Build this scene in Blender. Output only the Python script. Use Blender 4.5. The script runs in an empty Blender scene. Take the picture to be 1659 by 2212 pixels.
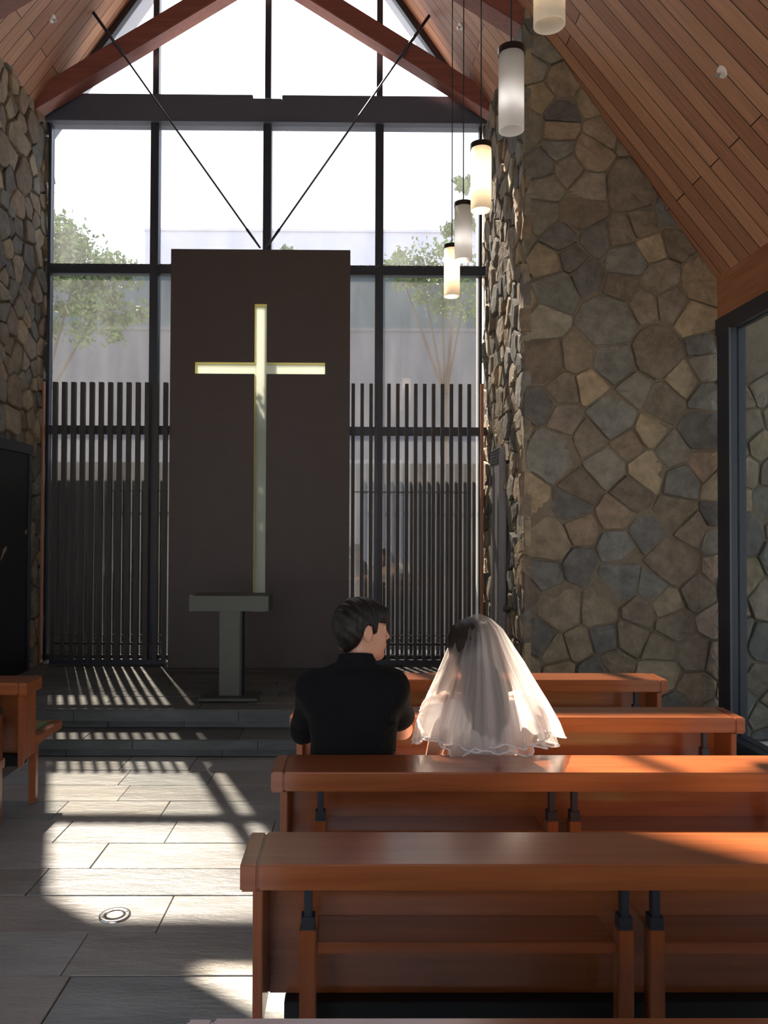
import bpy, bmesh, math, random
import numpy as np
from mathutils import Vector, Matrix

sc = bpy.context.scene
col = sc.collection
R = math.radians

# ------------------------------------------------------------ camera, sky, sun, exposure
F_PX = 1700.0
EYE = 1.62
cam_d = bpy.data.cameras.new('camera')
cam = bpy.data.objects.new('camera', cam_d)
col.objects.link(cam)
cam.location = (0, 0, EYE)
cam_d.sensor_fit = 'AUTO'
cam_d.sensor_width = 36.0
cam_d.lens = 36.0 * F_PX / 2212.0
cam_d.shift_x = 51.5 / 2212.0
cam_d.clip_start = 0.05
cam_d.clip_end = 300
YAW, PITCH, ROLL = R(-0.45), R(1.05), R(0.23)
m = Matrix.Rotation(YAW, 4, 'Z') @ Matrix.Rotation(R(90) + PITCH, 4, 'X') @ Matrix.Rotation(ROLL, 4, 'Z')
cam.matrix_world = Matrix.Translation((0, 0, EYE)) @ m
sc.camera = cam

world = bpy.data.worlds.new('world')
sc.world = world
world.use_nodes = True
wn = world.node_tree.nodes
wn['Background'].inputs['Color'].default_value = (0.86, 0.92, 1.0, 1)
wn['Background'].inputs['Strength'].default_value = 3.7

sun_d = bpy.data.lights.new('sun', 'SUN')
sun_d.energy = 29.0
sun_d.angle = R(0.9)
sun_d.color = (1.0, 0.82, 0.62)
sun = bpy.data.objects.new('sun', sun_d)
col.objects.link(sun)
sun.rotation_euler = Vector((0.39, -1.0, -1.22)).to_track_quat('-Z', 'Y').to_euler()
sun.location = (-6, 20, 25)

sc.view_settings.view_transform = 'Standard'
sc.view_settings.look = 'None'
sc.view_settings.gamma = 1.0
sc.view_settings.use_curve_mapping = False
sc.view_settings.exposure = 0.0
sc.cycles.max_bounces = 12
sc.cycles.diffuse_bounces = 6
sc.cycles.transparent_max_bounces = 24
sc.cycles.use_denoising = True
sc.cycles.sample_clamp_indirect = 6.0

# ------------------------------------------------------------ materials
def new_mat(name):
    m = bpy.data.materials.new(name)
    m.use_nodes = True
    nt = m.node_tree
    return m, nt, nt.nodes['Principled BSDF'], nt.nodes['Material Output']

def N(nt, kind, **kw):
    n = nt.nodes.new(kind)
    for k, v in kw.items():
        if k in n.inputs:
            n.inputs[k].default_value = v
        else:
            setattr(n, k, v)
    return n

def plain(name, color, rough=0.5, metal=0.0, bump=0.0, scale=40, var=0.15, coat=0.0, spec=0.5):
    m, nt, b, out = new_mat(name)
    b.inputs['Roughness'].default_value = rough
    b.inputs['Metallic'].default_value = metal
    b.inputs['Coat Weight'].default_value = coat
    b.inputs['Specular IOR Level'].default_value = spec
    tc = N(nt, 'ShaderNodeTexCoord')
    no = N(nt, 'ShaderNodeTexNoise', Scale=scale, Detail=5.0)
    nt.links.new(tc.outputs['Object'], no.inputs['Vector'])
    mx = N(nt, 'ShaderNodeMix', data_type='RGBA')
    mx.inputs['A'].default_value = tuple(c * (1 - var) for c in color) + (1,)
    mx.inputs['B'].default_value = tuple(min(1, c * (1 + var)) for c in color) + (1,)
    nt.links.new(no.outputs['Fac'], mx.inputs['Factor'])
    nt.links.new(mx.outputs['Result'], b.inputs['Base Color'])
    if bump:
        bp = N(nt, 'ShaderNodeBump', Strength=bump, Distance=0.01)
        nt.links.new(no.outputs['Fac'], bp.inputs['Height'])
        nt.links.new(bp.outputs['Normal'], b.inputs['Normal'])
    return m

def attr_mat(name, rough=0.8, bump=0.5, scale=9.0, streak=(1, 1, 1), tint=(1, 1, 1), dist=0.02, spec=0.4, lo=0.65, hi=1.3):
    """colour comes from the mesh colour attribute 'tone', broken up by noise"""
    m, nt, b, out = new_mat(name)
    b.inputs['Roughness'].default_value = rough
    b.inputs['Specular IOR Level'].default_value = spec
    at = N(nt, 'ShaderNodeAttribute', attribute_name='tone')
    tc = N(nt, 'ShaderNodeTexCoord')
    mp = N(nt, 'ShaderNodeMapping')
    mp.inputs['Scale'].default_value = streak
    nt.links.new(tc.outputs['Object'], mp.inputs['Vector'])
    n1 = N(nt, 'ShaderNodeTexNoise', Scale=scale, Detail=8.0, Roughness=0.65)
    nt.links.new(mp.outputs['Vector'], n1.inputs['Vector'])
    mr = N(nt, 'ShaderNodeMapRange')
    mr.inputs['From Min'].default_value = 0.3
    mr.inputs['From Max'].default_value = 0.7
    mr.inputs['To Min'].default_value = lo
    mr.inputs['To Max'].default_value = hi
    nt.links.new(n1.outputs['Fac'], mr.inputs['Value'])
    vm = N(nt, 'ShaderNodeVectorMath', operation='SCALE')
    nt.links.new(at.outputs['Color'], vm.inputs[0])
    nt.links.new(mr.outputs['Result'], vm.inputs['Scale'])
    nt.links.new(vm.outputs['Vector'], b.inputs['Base Color'])
    bp = N(nt, 'ShaderNodeBump', Strength=bump, Distance=dist)
    nt.links.new(n1.outputs['Fac'], bp.inputs['Height'])
    nt.links.new(bp.outputs['Normal'], b.inputs['Normal'])
    return m

def wood(name, dark, light, axis=0, rough=0.35, coat=0.0, scale=1.0):
    m, nt, b, out = new_mat(name)
    b.inputs['Roughness'].default_value = rough
    b.inputs['Coat Weight'].default_value = coat
    b.inputs['Coat Roughness'].default_value = 0.18
    tc = N(nt, 'ShaderNodeTexCoord')
    mp = N(nt, 'ShaderNodeMapping')
    s = [22 * scale] * 3
    s[axis] = 1.1 * scale
    mp.inputs['Scale'].default_value = s
    nt.links.new(tc.outputs['Object'], mp.inputs['Vector'])
    no = N(nt, 'ShaderNodeTexNoise', Scale=1.6, Detail=7.0, Roughness=0.6, Distortion=0.4)
    nt.links.new(mp.outputs['Vector'], no.inputs['Vector'])
    mx = N(nt, 'ShaderNodeMix', data_type='RGBA')
    mx.inputs['A'].default_value = dark + (1,)
    mx.inputs['B'].default_value = light + (1,)
    mr = N(nt, 'ShaderNodeMapRange')
    mr.inputs['From Min'].default_value = 0.3
    mr.inputs['From Max'].default_value = 0.7
    nt.links.new(no.outputs['Fac'], mr.inputs['Value'])
    nt.links.new(mr.outputs['Result'], mx.inputs['Factor'])
    nt.links.new(mx.outputs['Result'], b.inputs['Base Color'])
    bp = N(nt, 'ShaderNodeBump', Strength=0.06, Distance=0.003)
    nt.links.new(no.outputs['Fac'], bp.inputs['Height'])
    nt.links.new(bp.outputs['Normal'], b.inputs['Normal'])
    return m

def boards(name):
    """tongue and groove ceiling boards, laid out in the UV map (u along the board, v across)"""
    m, nt, b, out = new_mat(name)
    b.inputs['Roughness'].default_value = 0.5
    uv = N(nt, 'ShaderNodeUVMap')
    br = N(nt, 'ShaderNodeTexBrick', Scale=1.0)
    br.offset = 0.37
    br.offset_frequency = 2
    br.inputs['Color1'].default_value = (0.33, 0.155, 0.09, 1)
    br.inputs['Color2'].default_value = (0.50, 0.28, 0.175, 1)
    br.inputs['Mortar'].default_value = (0.03, 0.012, 0.008, 1)
    br.inputs['Mortar Size'].default_value = 0.0045
    br.inputs['Mortar Smooth'].default_value = 0.2
    br.inputs['Bias'].default_value = 0.0
    br.inputs['Brick Width'].default_value = 2.3
    br.inputs['Row Height'].default_value = 0.145
    nt.links.new(uv.outputs['UV'], br.inputs['Vector'])
    mp = N(nt, 'ShaderNodeMapping')
    mp.inputs['Scale'].default_value = (1.2, 26, 1)
    nt.links.new(uv.outputs['UV'], mp.inputs['Vector'])
    no = N(nt, 'ShaderNodeTexNoise', Scale=1.5, Detail=6.0)
    nt.links.new(mp.outputs['Vector'], no.inputs['Vector'])
    mr = N(nt, 'ShaderNodeMapRange')
    mr.inputs['From Min'].default_value = 0.3
    mr.inputs['From Max'].default_value = 0.7
    mr.inputs['To Min'].default_value = 0.8
    mr.inputs['To Max'].default_value = 1.15
    nt.links.new(no.outputs['Fac'], mr.inputs['Value'])
    vm = N(nt, 'ShaderNodeVectorMath', operation='SCALE')
    nt.links.new(br.outputs['Color'], vm.inputs[0])
    nt.links.new(mr.outputs['Result'], vm.inputs['Scale'])
    nt.links.new(vm.outputs['Vector'], b.inputs['Base Color'])
    inv = N(nt, 'ShaderNodeMath', operation='SUBTRACT')
    inv.inputs[0].default_value = 1.0
    nt.links.new(br.outputs['Fac'], inv.inputs[1])
    bp = N(nt, 'ShaderNodeBump', Strength=0.6, Distance=0.008)
    nt.links.new(inv.outputs['Value'], bp.inputs['Height'])
    nt.links.new(bp.outputs['Normal'], b.inputs['Normal'])
    return m

def pane(name, tint, dust=0.03, dust_col=(0.9, 0.93, 1.0)):
    """clear window glass with a little dust on it"""
    m, nt, b, out = new_mat(name)
    nt.nodes.remove(b)
    tr = N(nt, 'ShaderNodeBsdfTransparent')
    tr.inputs['Color'].default_value = tuple(math.sqrt(t) for t in tint) + (1,)
    gl = N(nt, 'ShaderNodeBsdfGlossy')
    gl.inputs['Roughness'].default_value = 0.02
    fr = N(nt, 'ShaderNodeLayerWeight', Blend=0.5)
    pw = N(nt, 'ShaderNodeMath', operation='POWER')
    pw.inputs[1].default_value = 5.0
    nt.links.new(fr.outputs['Facing'], pw.inputs[0])
    ma = N(nt, 'ShaderNodeMath', operation='MULTIPLY_ADD')
    ma.inputs[1].default_value = 0.6
    ma.inputs[2].default_value = 0.03
    nt.links.new(pw.outputs['Value'], ma.inputs[0])
    mx = N(nt, 'ShaderNodeMixShader')
    nt.links.new(ma.outputs['Value'], mx.inputs['Fac'])
    nt.links.new(tr.outputs['BSDF'], mx.inputs[1])
    nt.links.new(gl.outputs['BSDF'], mx.inputs[2])
    tl = N(nt, 'ShaderNodeBsdfTranslucent')
    tl.inputs['Color'].default_value = dust_col + (1,)
    no = N(nt, 'ShaderNodeTexNoise', Scale=2.0, Detail=6.0)
    tc = N(nt, 'ShaderNodeTexCoord')
    mp = N(nt, 'ShaderNodeMapping')
    mp.inputs['Scale'].default_value = (3, 1, 0.6)
    nt.links.new(tc.outputs['Object'], mp.inputs['Vector'])
    nt.links.new(mp.outputs['Vector'], no.inputs['Vector'])
    mu = N(nt, 'ShaderNodeMath', operation='MULTIPLY')
    mu.inputs[1].default_value = dust * 2
    nt.links.new(no.outputs['Fac'], mu.inputs[0])
    m2 = N(nt, 'ShaderNodeMixShader')
    nt.links.new(mu.outputs['Value'], m2.inputs['Fac'])
    nt.links.new(mx.outputs['Shader'], m2.inputs[1])
    nt.links.new(tl.outputs['BSDF'], m2.inputs[2])
    nt.links.new(m2.outputs['Shader'], out.inputs['Surface'])
    return m

def sheer(name, color, clear, translucent=0.5):
    """thin cloth or frosted sheet: part see-through, part scattering"""
    m, nt, b, out = new_mat(name)
    nt.nodes.remove(b)
    tr = N(nt, 'ShaderNodeBsdfTransparent')
    tl = N(nt, 'ShaderNodeBsdfTranslucent')
    tl.inputs['Color'].default_value = color + (1,)
    df = N(nt, 'ShaderNodeBsdfDiffuse')
    df.inputs['Color'].default_value = color + (1,)
    a = N(nt, 'ShaderNodeMixShader')
    a.inputs['Fac'].default_value = translucent
    nt.links.new(df.outputs['BSDF'], a.inputs[1])
    nt.links.new(tl.outputs['BSDF'], a.inputs[2])
    c = N(nt, 'ShaderNodeMixShader')
    c.inputs['Fac'].default_value = clear
    nt.links.new(a.outputs['Shader'], c.inputs[1])
    nt.links.new(tr.outputs['BSDF'], c.inputs[2])
    nt.links.new(c.outputs['Shader'], out.inputs['Surface'])
    return m

def glow(name, color, strength, ecolor=None):
    m, nt, b, out = new_mat(name)
    b.inputs['Base Color'].default_value = color + (1,)
    b.inputs['Roughness'].default_value = 0.35
    b.inputs['Emission Color'].default_value = (ecolor or color) + (1,)
    b.inputs['Emission Strength'].default_value = strength
    return m

M = {}
M['stone'] = attr_mat('rubble stone', rough=0.85, bump=0.55, scale=11.0, dist=0.03)
M['mortar'] = plain('mortar', (0.17, 0.14, 0.10), 0.95, bump=0.6, scale=30, var=0.3)
M['slate'] = attr_mat('slate paving', rough=0.36, bump=0.55, scale=0.9, streak=(1.6, 5, 4), dist=0.022, spec=0.5, lo=0.75, hi=1.2)
M['slate_step'] = attr_mat('slate steps', rough=0.6, bump=0.4, scale=3.0, streak=(1.3, 6, 6), dist=0.01, spec=0.4, lo=0.75, hi=1.25)
M['joint'] = plain('dark floor joint', (0.035, 0.035, 0.033), 0.9)
M['boards'] = boards('cedar ceiling boards')
M['fascia'] = wood('cedar fascia', (0.26, 0.10, 0.05), (0.42, 0.19, 0.10), axis=1)
M['glulam'] = wood('red brown laminated timber', (0.17, 0.058, 0.046), (0.26, 0.09, 0.07), axis=0, rough=0.45)
M['pew'] = wood('varnished pew wood', (0.24, 0.066, 0.021), (0.36, 0.108, 0.034), axis=0, rough=0.28, coat=1.0)
M['pew_up'] = wood('varnished upright wood', (0.24, 0.066, 0.021), (0.36, 0.108, 0.034), axis=2, rough=0.30, coat=0.6)
M['steel'] = plain('dark painted steel', (0.038, 0.044, 0.060), 0.42, 0.3, var=0.1)
M['steel_grey'] = plain('grey painted steel', (0.10, 0.105, 0.115), 0.45, 0.3, var=0.1)
M['beam_steel'] = plain('slate grey painted steel', (0.082, 0.092, 0.13), 0.5, 0.1, var=0.08)
M['black'] = plain('black steel', (0.012, 0.014, 0.017), 0.5, 0.2)
M['panel'] = plain('dark brown steel sheet', (0.064, 0.049, 0.046), 0.6, 0.1, bump=0.15, scale=6, var=0.12)
M['altar'] = plain('bronze green steel', (0.058, 0.060, 0.048), 0.45, 0.4, bump=0.1, scale=8, var=0.15)
M['reveal'] = plain('yellow painted reveal', (0.75, 0.68, 0.22), 0.5, var=0.08)  # yellow light on the slot edges put into the colour
M['slat'] = plain('weathered dark batten', (0.045, 0.038, 0.034), 0.6, scale=25, var=0.2)
M['slat_edge'] = wood('bare orange edge batten', (0.28, 0.11, 0.05), (0.38, 0.17, 0.09), axis=2)  # orange sunlight on the end slats put into the wood colour
M['concrete'] = plain('grey concrete', (0.17, 0.17, 0.195), 0.9, bump=0.3, scale=3, var=0.12)
M['facade'] = plain('blue green facade', (0.13, 0.165, 0.18), 0.9, scale=1.2, var=0.25)
M['concrete_b'] = plain('pale grey rendered wall', (0.62, 0.62, 0.68), 0.9, bump=0.2, scale=1.5, var=0.14)
M['plaster'] = plain('white plaster', (0.8, 0.78, 0.74), 0.9, var=0.05)
M['ground'] = plain('pale gravel', (0.74, 0.71, 0.66), 0.95, bump=0.4, scale=20, var=0.2)
M['glass_top'] = pane('clear gable glass', (0.97, 0.98, 0.99), 0.01)
M['glass_mid'] = pane('upper window glass', (0.40, 0.42, 0.46), 0.03)
M['glass_low'] = pane('tinted lower glass', (0.27, 0.285, 0.30), 0.025)
M['glass_side'] = pane('dark tinted side glass', (0.19, 0.21, 0.21), 0.003)
M['cushion'] = plain('moss green fabric', (0.13, 0.15, 0.07), 0.95, bump=0.3, scale=150, var=0.2)
M['lamp_on'] = sheer('lit frosted glass', (0.97, 0.92, 0.84), 0.06, 0.7)
M['lamp_off'] = sheer('unlit frosted glass', (0.98, 0.98, 0.98), 0.12, 0.75)
M['bulb'] = glow('lamp bulb', (1, 0.9, 0.75), 12.0, (1.0, 0.80, 0.55))
M['cap'] = plain('dark bronze cap', (0.03, 0.024, 0.022), 0.35, 0.6)
M['chrome'] = plain('brushed steel', (0.75, 0.75, 0.74), 0.22, 1.0, var=0.03)
M['lens'] = pane('clear lens', (0.8, 0.85, 0.85), 0.02)
M['soffit'] = plain('blue grey soffit board', (0.30, 0.33, 0.40), 0.8, var=0.1)
M['white'] = plain('white enamel', (0.75, 0.72, 0.66), 0.5, var=0.04)
M['duct'] = plain('grey powder coat', (0.20, 0.195, 0.205), 0.4, 0.2, var=0.05)
M['leaf'] = plain('green leaves', (0.16, 0.24, 0.07), 0.6, scale=3, var=0.4)
M['leaf_b'] = plain('blue green leaves', (0.13, 0.20, 0.10), 0.6, scale=3, var=0.4)
M['bark'] = plain('grey bark', (0.16, 0.12, 0.09), 0.9, bump=0.6, scale=15, var=0.3)

# ------------------------------------------------------------ building helpers
ORG = {}
def origin(o):
    return ORG.get(o.name, Vector((0, 0, 0))) if o else Vector((0, 0, 0))

class MB:
    def __init__(self):
        self.v, self.f, self.mi, self.tone = [], [], [], []
    def add(self, vs, fs, mi=0, tone=(1, 1, 1)):
        b = len(self.v)
        self.v += [tuple(p) for p in vs]
        for f in fs:
            self.f.append([b + i for i in f])
            self.mi.append(mi)
            self.tone.append(tone)
    def box(self, x0, x1, y0, y1, z0, z1, mi=0, tone=(1, 1, 1)):
        vs = [(x0, y0, z0), (x1, y0, z0), (x1, y1, z0), (x0, y1, z0), (x0, y0, z1), (x1, y0, z1), (x1, y1, z1), (x0, y1, z1)]
        self.add(vs, [(0, 3, 2, 1), (4, 5, 6, 7), (0, 1, 5, 4), (1, 2, 6, 5), (2, 3, 7, 6), (3, 0, 4, 7)], mi, tone)
    def bar(self, a, b, w, d, up=(0, 0, 1), mi=0):
        """rectangular bar from a to b; w sideways, d along up"""
        a, b = Vector(a), Vector(b)
        t = (b - a).normalized()
        u = Vector(up)
        s = t.cross(u).normalized()
        u = s.cross(t).normalized()
        vs = []
        for p in (a, b):
            for i, j in ((-1, -1), (1, -1), (1, 1), (-1, 1)):
                vs.append(p + s * (i * w / 2) + u * (j * d / 2))
        self.add(vs, [(0, 1, 2, 3), (7, 6, 5, 4), (0, 4, 5, 1), (1, 5, 6, 2), (2, 6, 7, 3), (3, 7, 4, 0)], mi)
    def tube(self, a, b, r0, r1=None, n=16, caps=True, mi=0):
        a, b = Vector(a), Vector(b)
        r1 = r0 if r1 is None else r1
        t = (b - a).normalized()
        u = Vector((0, 0, 1)) if abs(t.z) < 0.9 else Vector((1, 0, 0))
        s = t.cross(u).normalized()
        u = s.cross(t)
        vs = []
        for p, r in ((a, r0), (b, r1)):
            for k in range(n):
                an = 2 * math.pi * k / n
                vs.append(p + s * (r * math.cos(an)) + u * (r * math.sin(an)))
        fs = [(k, (k + 1) % n, n + (k + 1) % n, n + k) for k in range(n)]
        if caps:
            fs += [tuple(range(n - 1, -1, -1)), tuple(range(n, 2 * n))]
        self.add(vs, fs, mi)
    def lathe(self, c, prof, n=24, mi=0):
        """profile [(r, z)] turned about the vertical through c"""
        vs, fs = [], []
        for r, z in prof:
            for k in range(n):
                an = 2 * math.pi * k / n
                vs.append((c[0] + r * math.cos(an), c[1] + r * math.sin(an), c[2] + z))
        for i in range(len(prof) - 1):
            for k in range(n):
                fs.append((i * n + k, i * n + (k + 1) % n, (i + 1) * n + (k + 1) % n, (i + 1) * n + k))
        self.add(vs, fs, mi)
    def prism_y(self, poly, y0, y1, mi=0):
        """polygon in x,z extruded along y"""
        n = len(poly)
        vs = [(x, y0, z) for x, z in poly] + [(x, y1, z) for x, z in poly]
        fs = [tuple(range(n)), tuple(range(2 * n - 1, n - 1, -1))] + [(k, n + k, n + (k + 1) % n, (k + 1) % n) for k in range(n)]
        self.add(vs, fs, mi)
    def build(self, name, mats, parent=None, bevel=0.0, smooth=False, tone=False, fixn=True):
        o0 = origin(parent)
        me = bpy.data.meshes.new(name)
        me.from_pydata([(p[0] - o0.x, p[1] - o0.y, p[2] - o0.z) for p in self.v], [], self.f)
        if not isinstance(mats, (list, tuple)):
            mats = [mats]
        for mm in mats:
            me.materials.append(mm)
        me.polygons.foreach_set('material_index', self.mi)
        if tone:
            ca = me.color_attributes.new('tone', 'FLOAT_COLOR', 'CORNER')
            buf = []
            for f, t in zip(self.f, self.tone):
                buf += [t[0], t[1], t[2], 1.0] * len(f)
            ca.data.foreach_set('color', buf)
        if fixn or bevel:
            bm = bmesh.new()
            bm.from_mesh(me)
            if fixn:
                bmesh.ops.recalc_face_normals(bm, faces=bm.faces)
            if bevel:
                bmesh.ops.bevel(bm, geom=list(bm.edges), offset=bevel, segments=2, affect='EDGES', clamp_overlap=True)
            bm.to_mesh(me)
            bm.free()
        if smooth:
            me.polygons.foreach_set('use_smooth', [True] * len(me.polygons))
        o = bpy.data.objects.new(name, me)
        col.objects.link(o)
        if parent:
            o.parent = parent
            ORG[o.name] = o0
        return o

def thing(name, label, cat, loc=(0, 0, 0), group=None):
    o = bpy.data.objects.new(name, None)
    o.empty_display_size = 0.1
    o.location = loc
    col.objects.link(o)
    ORG[o.name] = Vector(loc)
    o['label'] = label
    o['category'] = cat
    if group:
        o['group'] = group
    return o

def tag(o, label, cat, group=None, kind=None):
    o['label'] = label
    o['category'] = cat
    if group:
        o['group'] = group
    if kind:
        o['kind'] = kind
    return o

def struct(o, label=None):
    o['kind'] = 'structure'
    if label:
        o['label'] = label
        o['category'] = {'w': 'wall', 'f': 'floor', 'c': 'ceiling', 'd': 'door', 't': 'trim', 'b': 'trim'}.get(o.name[0], 'wall')
        if o.name.startswith('window'):
            o['category'] = 'window'
    return o

def copy_tree(src, parent=None):
    c = src.copy()
    col.objects.link(c)
    if parent:
        c.parent = parent
    for ch in [q for q in bpy.data.objects if q.parent == src]:
        copy_tree(ch, c)
    return c

# ------------------------------------------------------------ dimensions of the room
XL, XR = -3.08, 1.31           # stone walls of the sanctuary
XC = -0.885                    # ridge line
NX0, NX1 = -4.60, 2.83         # side glass of the nave
YW = 7.80                      # window plane
YS = 6.02                      # face of the stone stub walls
YB = -4.0                      # rear wall
PZ = 0.265                     # platform height
RIDGE, SL = 8.79, 1.42         # ridge height and roof slope
def roof_z(x):
    return RIDGE - SL * abs(x - XC)

# ------------------------------------------------------------ rubble stone walls
def clip(poly, a, b, c):
    """keep a*x + b*y <= c"""
    out = []
    n = len(poly)
    for i in range(n):
        p, q = poly[i], poly[(i + 1) % n]
        dp, dq = a * p[0] + b * p[1] - c, a * q[0] + b * q[1] - c
        if dp <= 0:
            out.append(p)
        if (dp < 0) != (dq < 0) and dp != dq:
            t = dp / (dp - dq)
            out.append((p[0] + t * (q[0] - p[0]), p[1] + t * (q[1] - p[1])))
    return out

TONES = [(0.225, 0.180, 0.118), (0.185, 0.150, 0.105), (0.255, 0.205, 0.130), (0.165, 0.160, 0.135), (0.135, 0.135, 0.120),
         (0.205, 0.185, 0.140), (0.30, 0.225, 0.130), (0.175, 0.135, 0.095), (0.25, 0.18, 0.115), (0.24, 0.195, 0.145), (0.12, 0.115, 0.105)]

def stones(mb, outline, to3d, seed, rmin, rmax, gap, depth, djit, sx=1.0, tint=1.0, tones=TONES):
    """fit irregular stones into a convex outline (u, v); to3d(u, v, d) places them, d standing proud of the wall"""
    rnd = random.Random(seed)
    us = [p[0] for p in outline]
    vs = [p[1] for p in outline]
    u0, u1, v0, v1 = min(us) - .2, max(us) + .2, min(vs) - .2, max(vs) + .2
    pts = []
    G = rmax
    grid = {}
    tries = int((u1 - u0) * (v1 - v0) / (rmin * rmin) * 14)
    for _ in range(tries):
        u, v = rnd.uniform(u0, u1), rnd.uniform(v0, v1)
        r = rmin + (rmax - rmin) * rnd.random() ** 1.5
        gu, gv = int(u / sx // G), int(v // G)
        ok = True
        for a in (-1, 0, 1):
            for b in (-1, 0, 1):
                for (pu, pv, pr) in grid.get((gu + a, gv + b), ()):
                    if math.hypot((pu - u) / sx, pv - v) < (pr + r) / 2:
                        ok = False
                        break
        if ok:
            grid.setdefault((gu, gv), []).append((u, v, r))
            pts.append((u, v, r))
    n = len(outline)
    # orientation of outline
    area = sum(outline[i][0] * outline[(i + 1) % n][1] - outline[(i + 1) % n][0] * outline[i][1] for i in range(n))
    hp = []
    for i in range(n):
        p, q = outline[i], outline[(i + 1) % n]
        ex, ey = q[0] - p[0], q[1] - p[1]
        L = math.hypot(ex, ey)
        if L < 1e-6:
            continue
        nx, ny = (ey / L, -ex / L) if area > 0 else (-ey / L, ex / L)
        hp.append((nx, ny, nx * p[0] + ny * p[1]))
    for (u, v, r) in pts:
        R0 = rmax * 2.2
        poly = [(u - R0 * sx, v - R0), (u + R0 * sx, v - R0), (u + R0 * sx, v + R0), (u - R0 * sx, v + R0)]
        gu, gv = int(u / sx // G), int(v // G)
        near = [p for a in range(-3, 4) for b in range(-3, 4) for p in grid.get((gu + a, gv + b), ())]
        for (pu, pv, pr) in near:
            if pu == u and pv == v:
                continue
            dx, dy = pu - u, pv - v
            L = math.hypot(dx, dy)
            w = L / 2 + (r - pr) * 0.18
            nx, ny = dx / L, dy / L
            poly = clip(poly, nx, ny, nx * u + ny * v + w - gap / 2)
            if len(poly) < 3:
                break
        if len(poly) < 3:
            continue
        for (nx, ny, c) in hp:
            poly = clip(poly, nx, ny, c)
            if len(poly) < 3:
                break
        if len(poly) < 3:
            continue
        A = 0.5 * abs(sum(poly[i][0] * poly[(i + 1) % len(poly)][1] - poly[(i + 1) % len(poly)][0] * poly[i][1] for i in range(len(poly))))
        if A < 0.0012:
            continue
        cu = sum(p[0] for p in poly) / len(poly)
        cv = sum(p[1] for p in poly) / len(poly)
        # subdivide and roughen the outline, round the corners
        ring = []
        k = len(poly)
        for i in range(k):
            p, q = poly[i], poly[(i + 1) % k]
            L = math.hypot(q[0] - p[0], q[1] - p[1])
            if L < 0.012:
                continue
            ns = max(2, min(6, int(L / 0.045)))
            for s in range(ns):
                t = (s + (0.12 if s == 0 else 0.0)) / ns
                x, y = p[0] + t * (q[0] - p[0]), p[1] + t * (q[1] - p[1])
                j = 1 - rnd.random() * 0.05
                ring.append((cu + (x - cu) * j, cv + (y - cv) * j))
        if len(ring) < 4:
            continue
        h = depth + rnd.uniform(-djit, djit)
        ta, tb = rnd.uniform(-.12, .12), rnd.uniform(-.12, .12)
        base = rnd.choice(tones)
        k1 = rnd.uniform(0.85, 1.2) * tint * 1.02
        gm = sum(base) / 3
        tone = tuple((c * .82 + gm * .18) * k1 for c in base)
        m = len(ring)
        vsx = []
        for sc_, dd in ((1.0, -0.03), (0.99, h * 0.6), (0.955, h * 0.93), (0.82, h)):
            for (x, y) in ring:
                x2, y2 = cu + (x - cu) * sc_, cv + (y - cv) * sc_
                e = (x2 - cu) * ta + (y2 - cv) * tb
                jd = rnd.uniform(-.004, .004) if dd > 0 else 0
                vsx.append(to3d(x2, y2, dd + (e if dd > 0 else 0) + jd))
        vsx.append(to3d(cu, cv, h * 1.06))
        fs = []
        for L_ in range(3):
            for i in range(m):
                fs.append((L_ * m + i, L_ * m + (i + 1) % m, (L_ + 1) * m + (i + 1) % m, (L_ + 1) * m + i))
        for i in range(m):
            fs.append((3 * m + i, 3 * m + (i + 1) % m, 4 * m))
        mb.add(vsx, fs, 1, tone)

# right stub wall, its face towards the nave, running on outside past the side glass
mb = MB()
zr = lambda x: roof_z(x)
mb.prism_y([(XR, 0.0), (5.0, 0.0), (5.0, 2.9), (NX1, roof_z(NX1) + .02), (XR, roof_z(XR) + .02)], YS + 0.03, YS + 0.30, 0)
stones(mb, [(XR - .01, 0.0), (NX1, 0.0), (NX1, roof_z(NX1)), (XR - .01, roof_z(XR - .01))], lambda u, v, d: (u, YS + 0.03 - d, v), 11, 0.13, 0.36, 0.008, 0.017, 0.008, sx=1.3)
stones(mb, [(NX1, 0.0), (5.0, 0.0), (5.0, 2.9), (NX1, 2.9)], lambda u, v, d: (u, YS + 0.03 - d, v), 12, 0.13, 0.36, 0.008, 0.017, 0.008, sx=1.3)
# return along the sanctuary, up to and past the window
yend = 7.95
mb.box(XR + 0.02, XR + 0.30, YS + 0.04, yend, -0.1, roof_z(XR) + 0.02, 0)
stones(mb, [(YS + .01, 0.0), (yend, 0.0), (yend, roof_z(XR)), (YS + .01, roof_z(XR))], lambda u, v, d: (XR + 0.02 - d, u, v), 21, 0.12, 0.30, 0.014, 0.034, 0.020, sx=1.1)
o = mb.build('wall_right', [M['mortar'], M['stone']], tone=True)
struct(o, 'rubble stone wall on the right with angular brown and grey stones')

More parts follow.
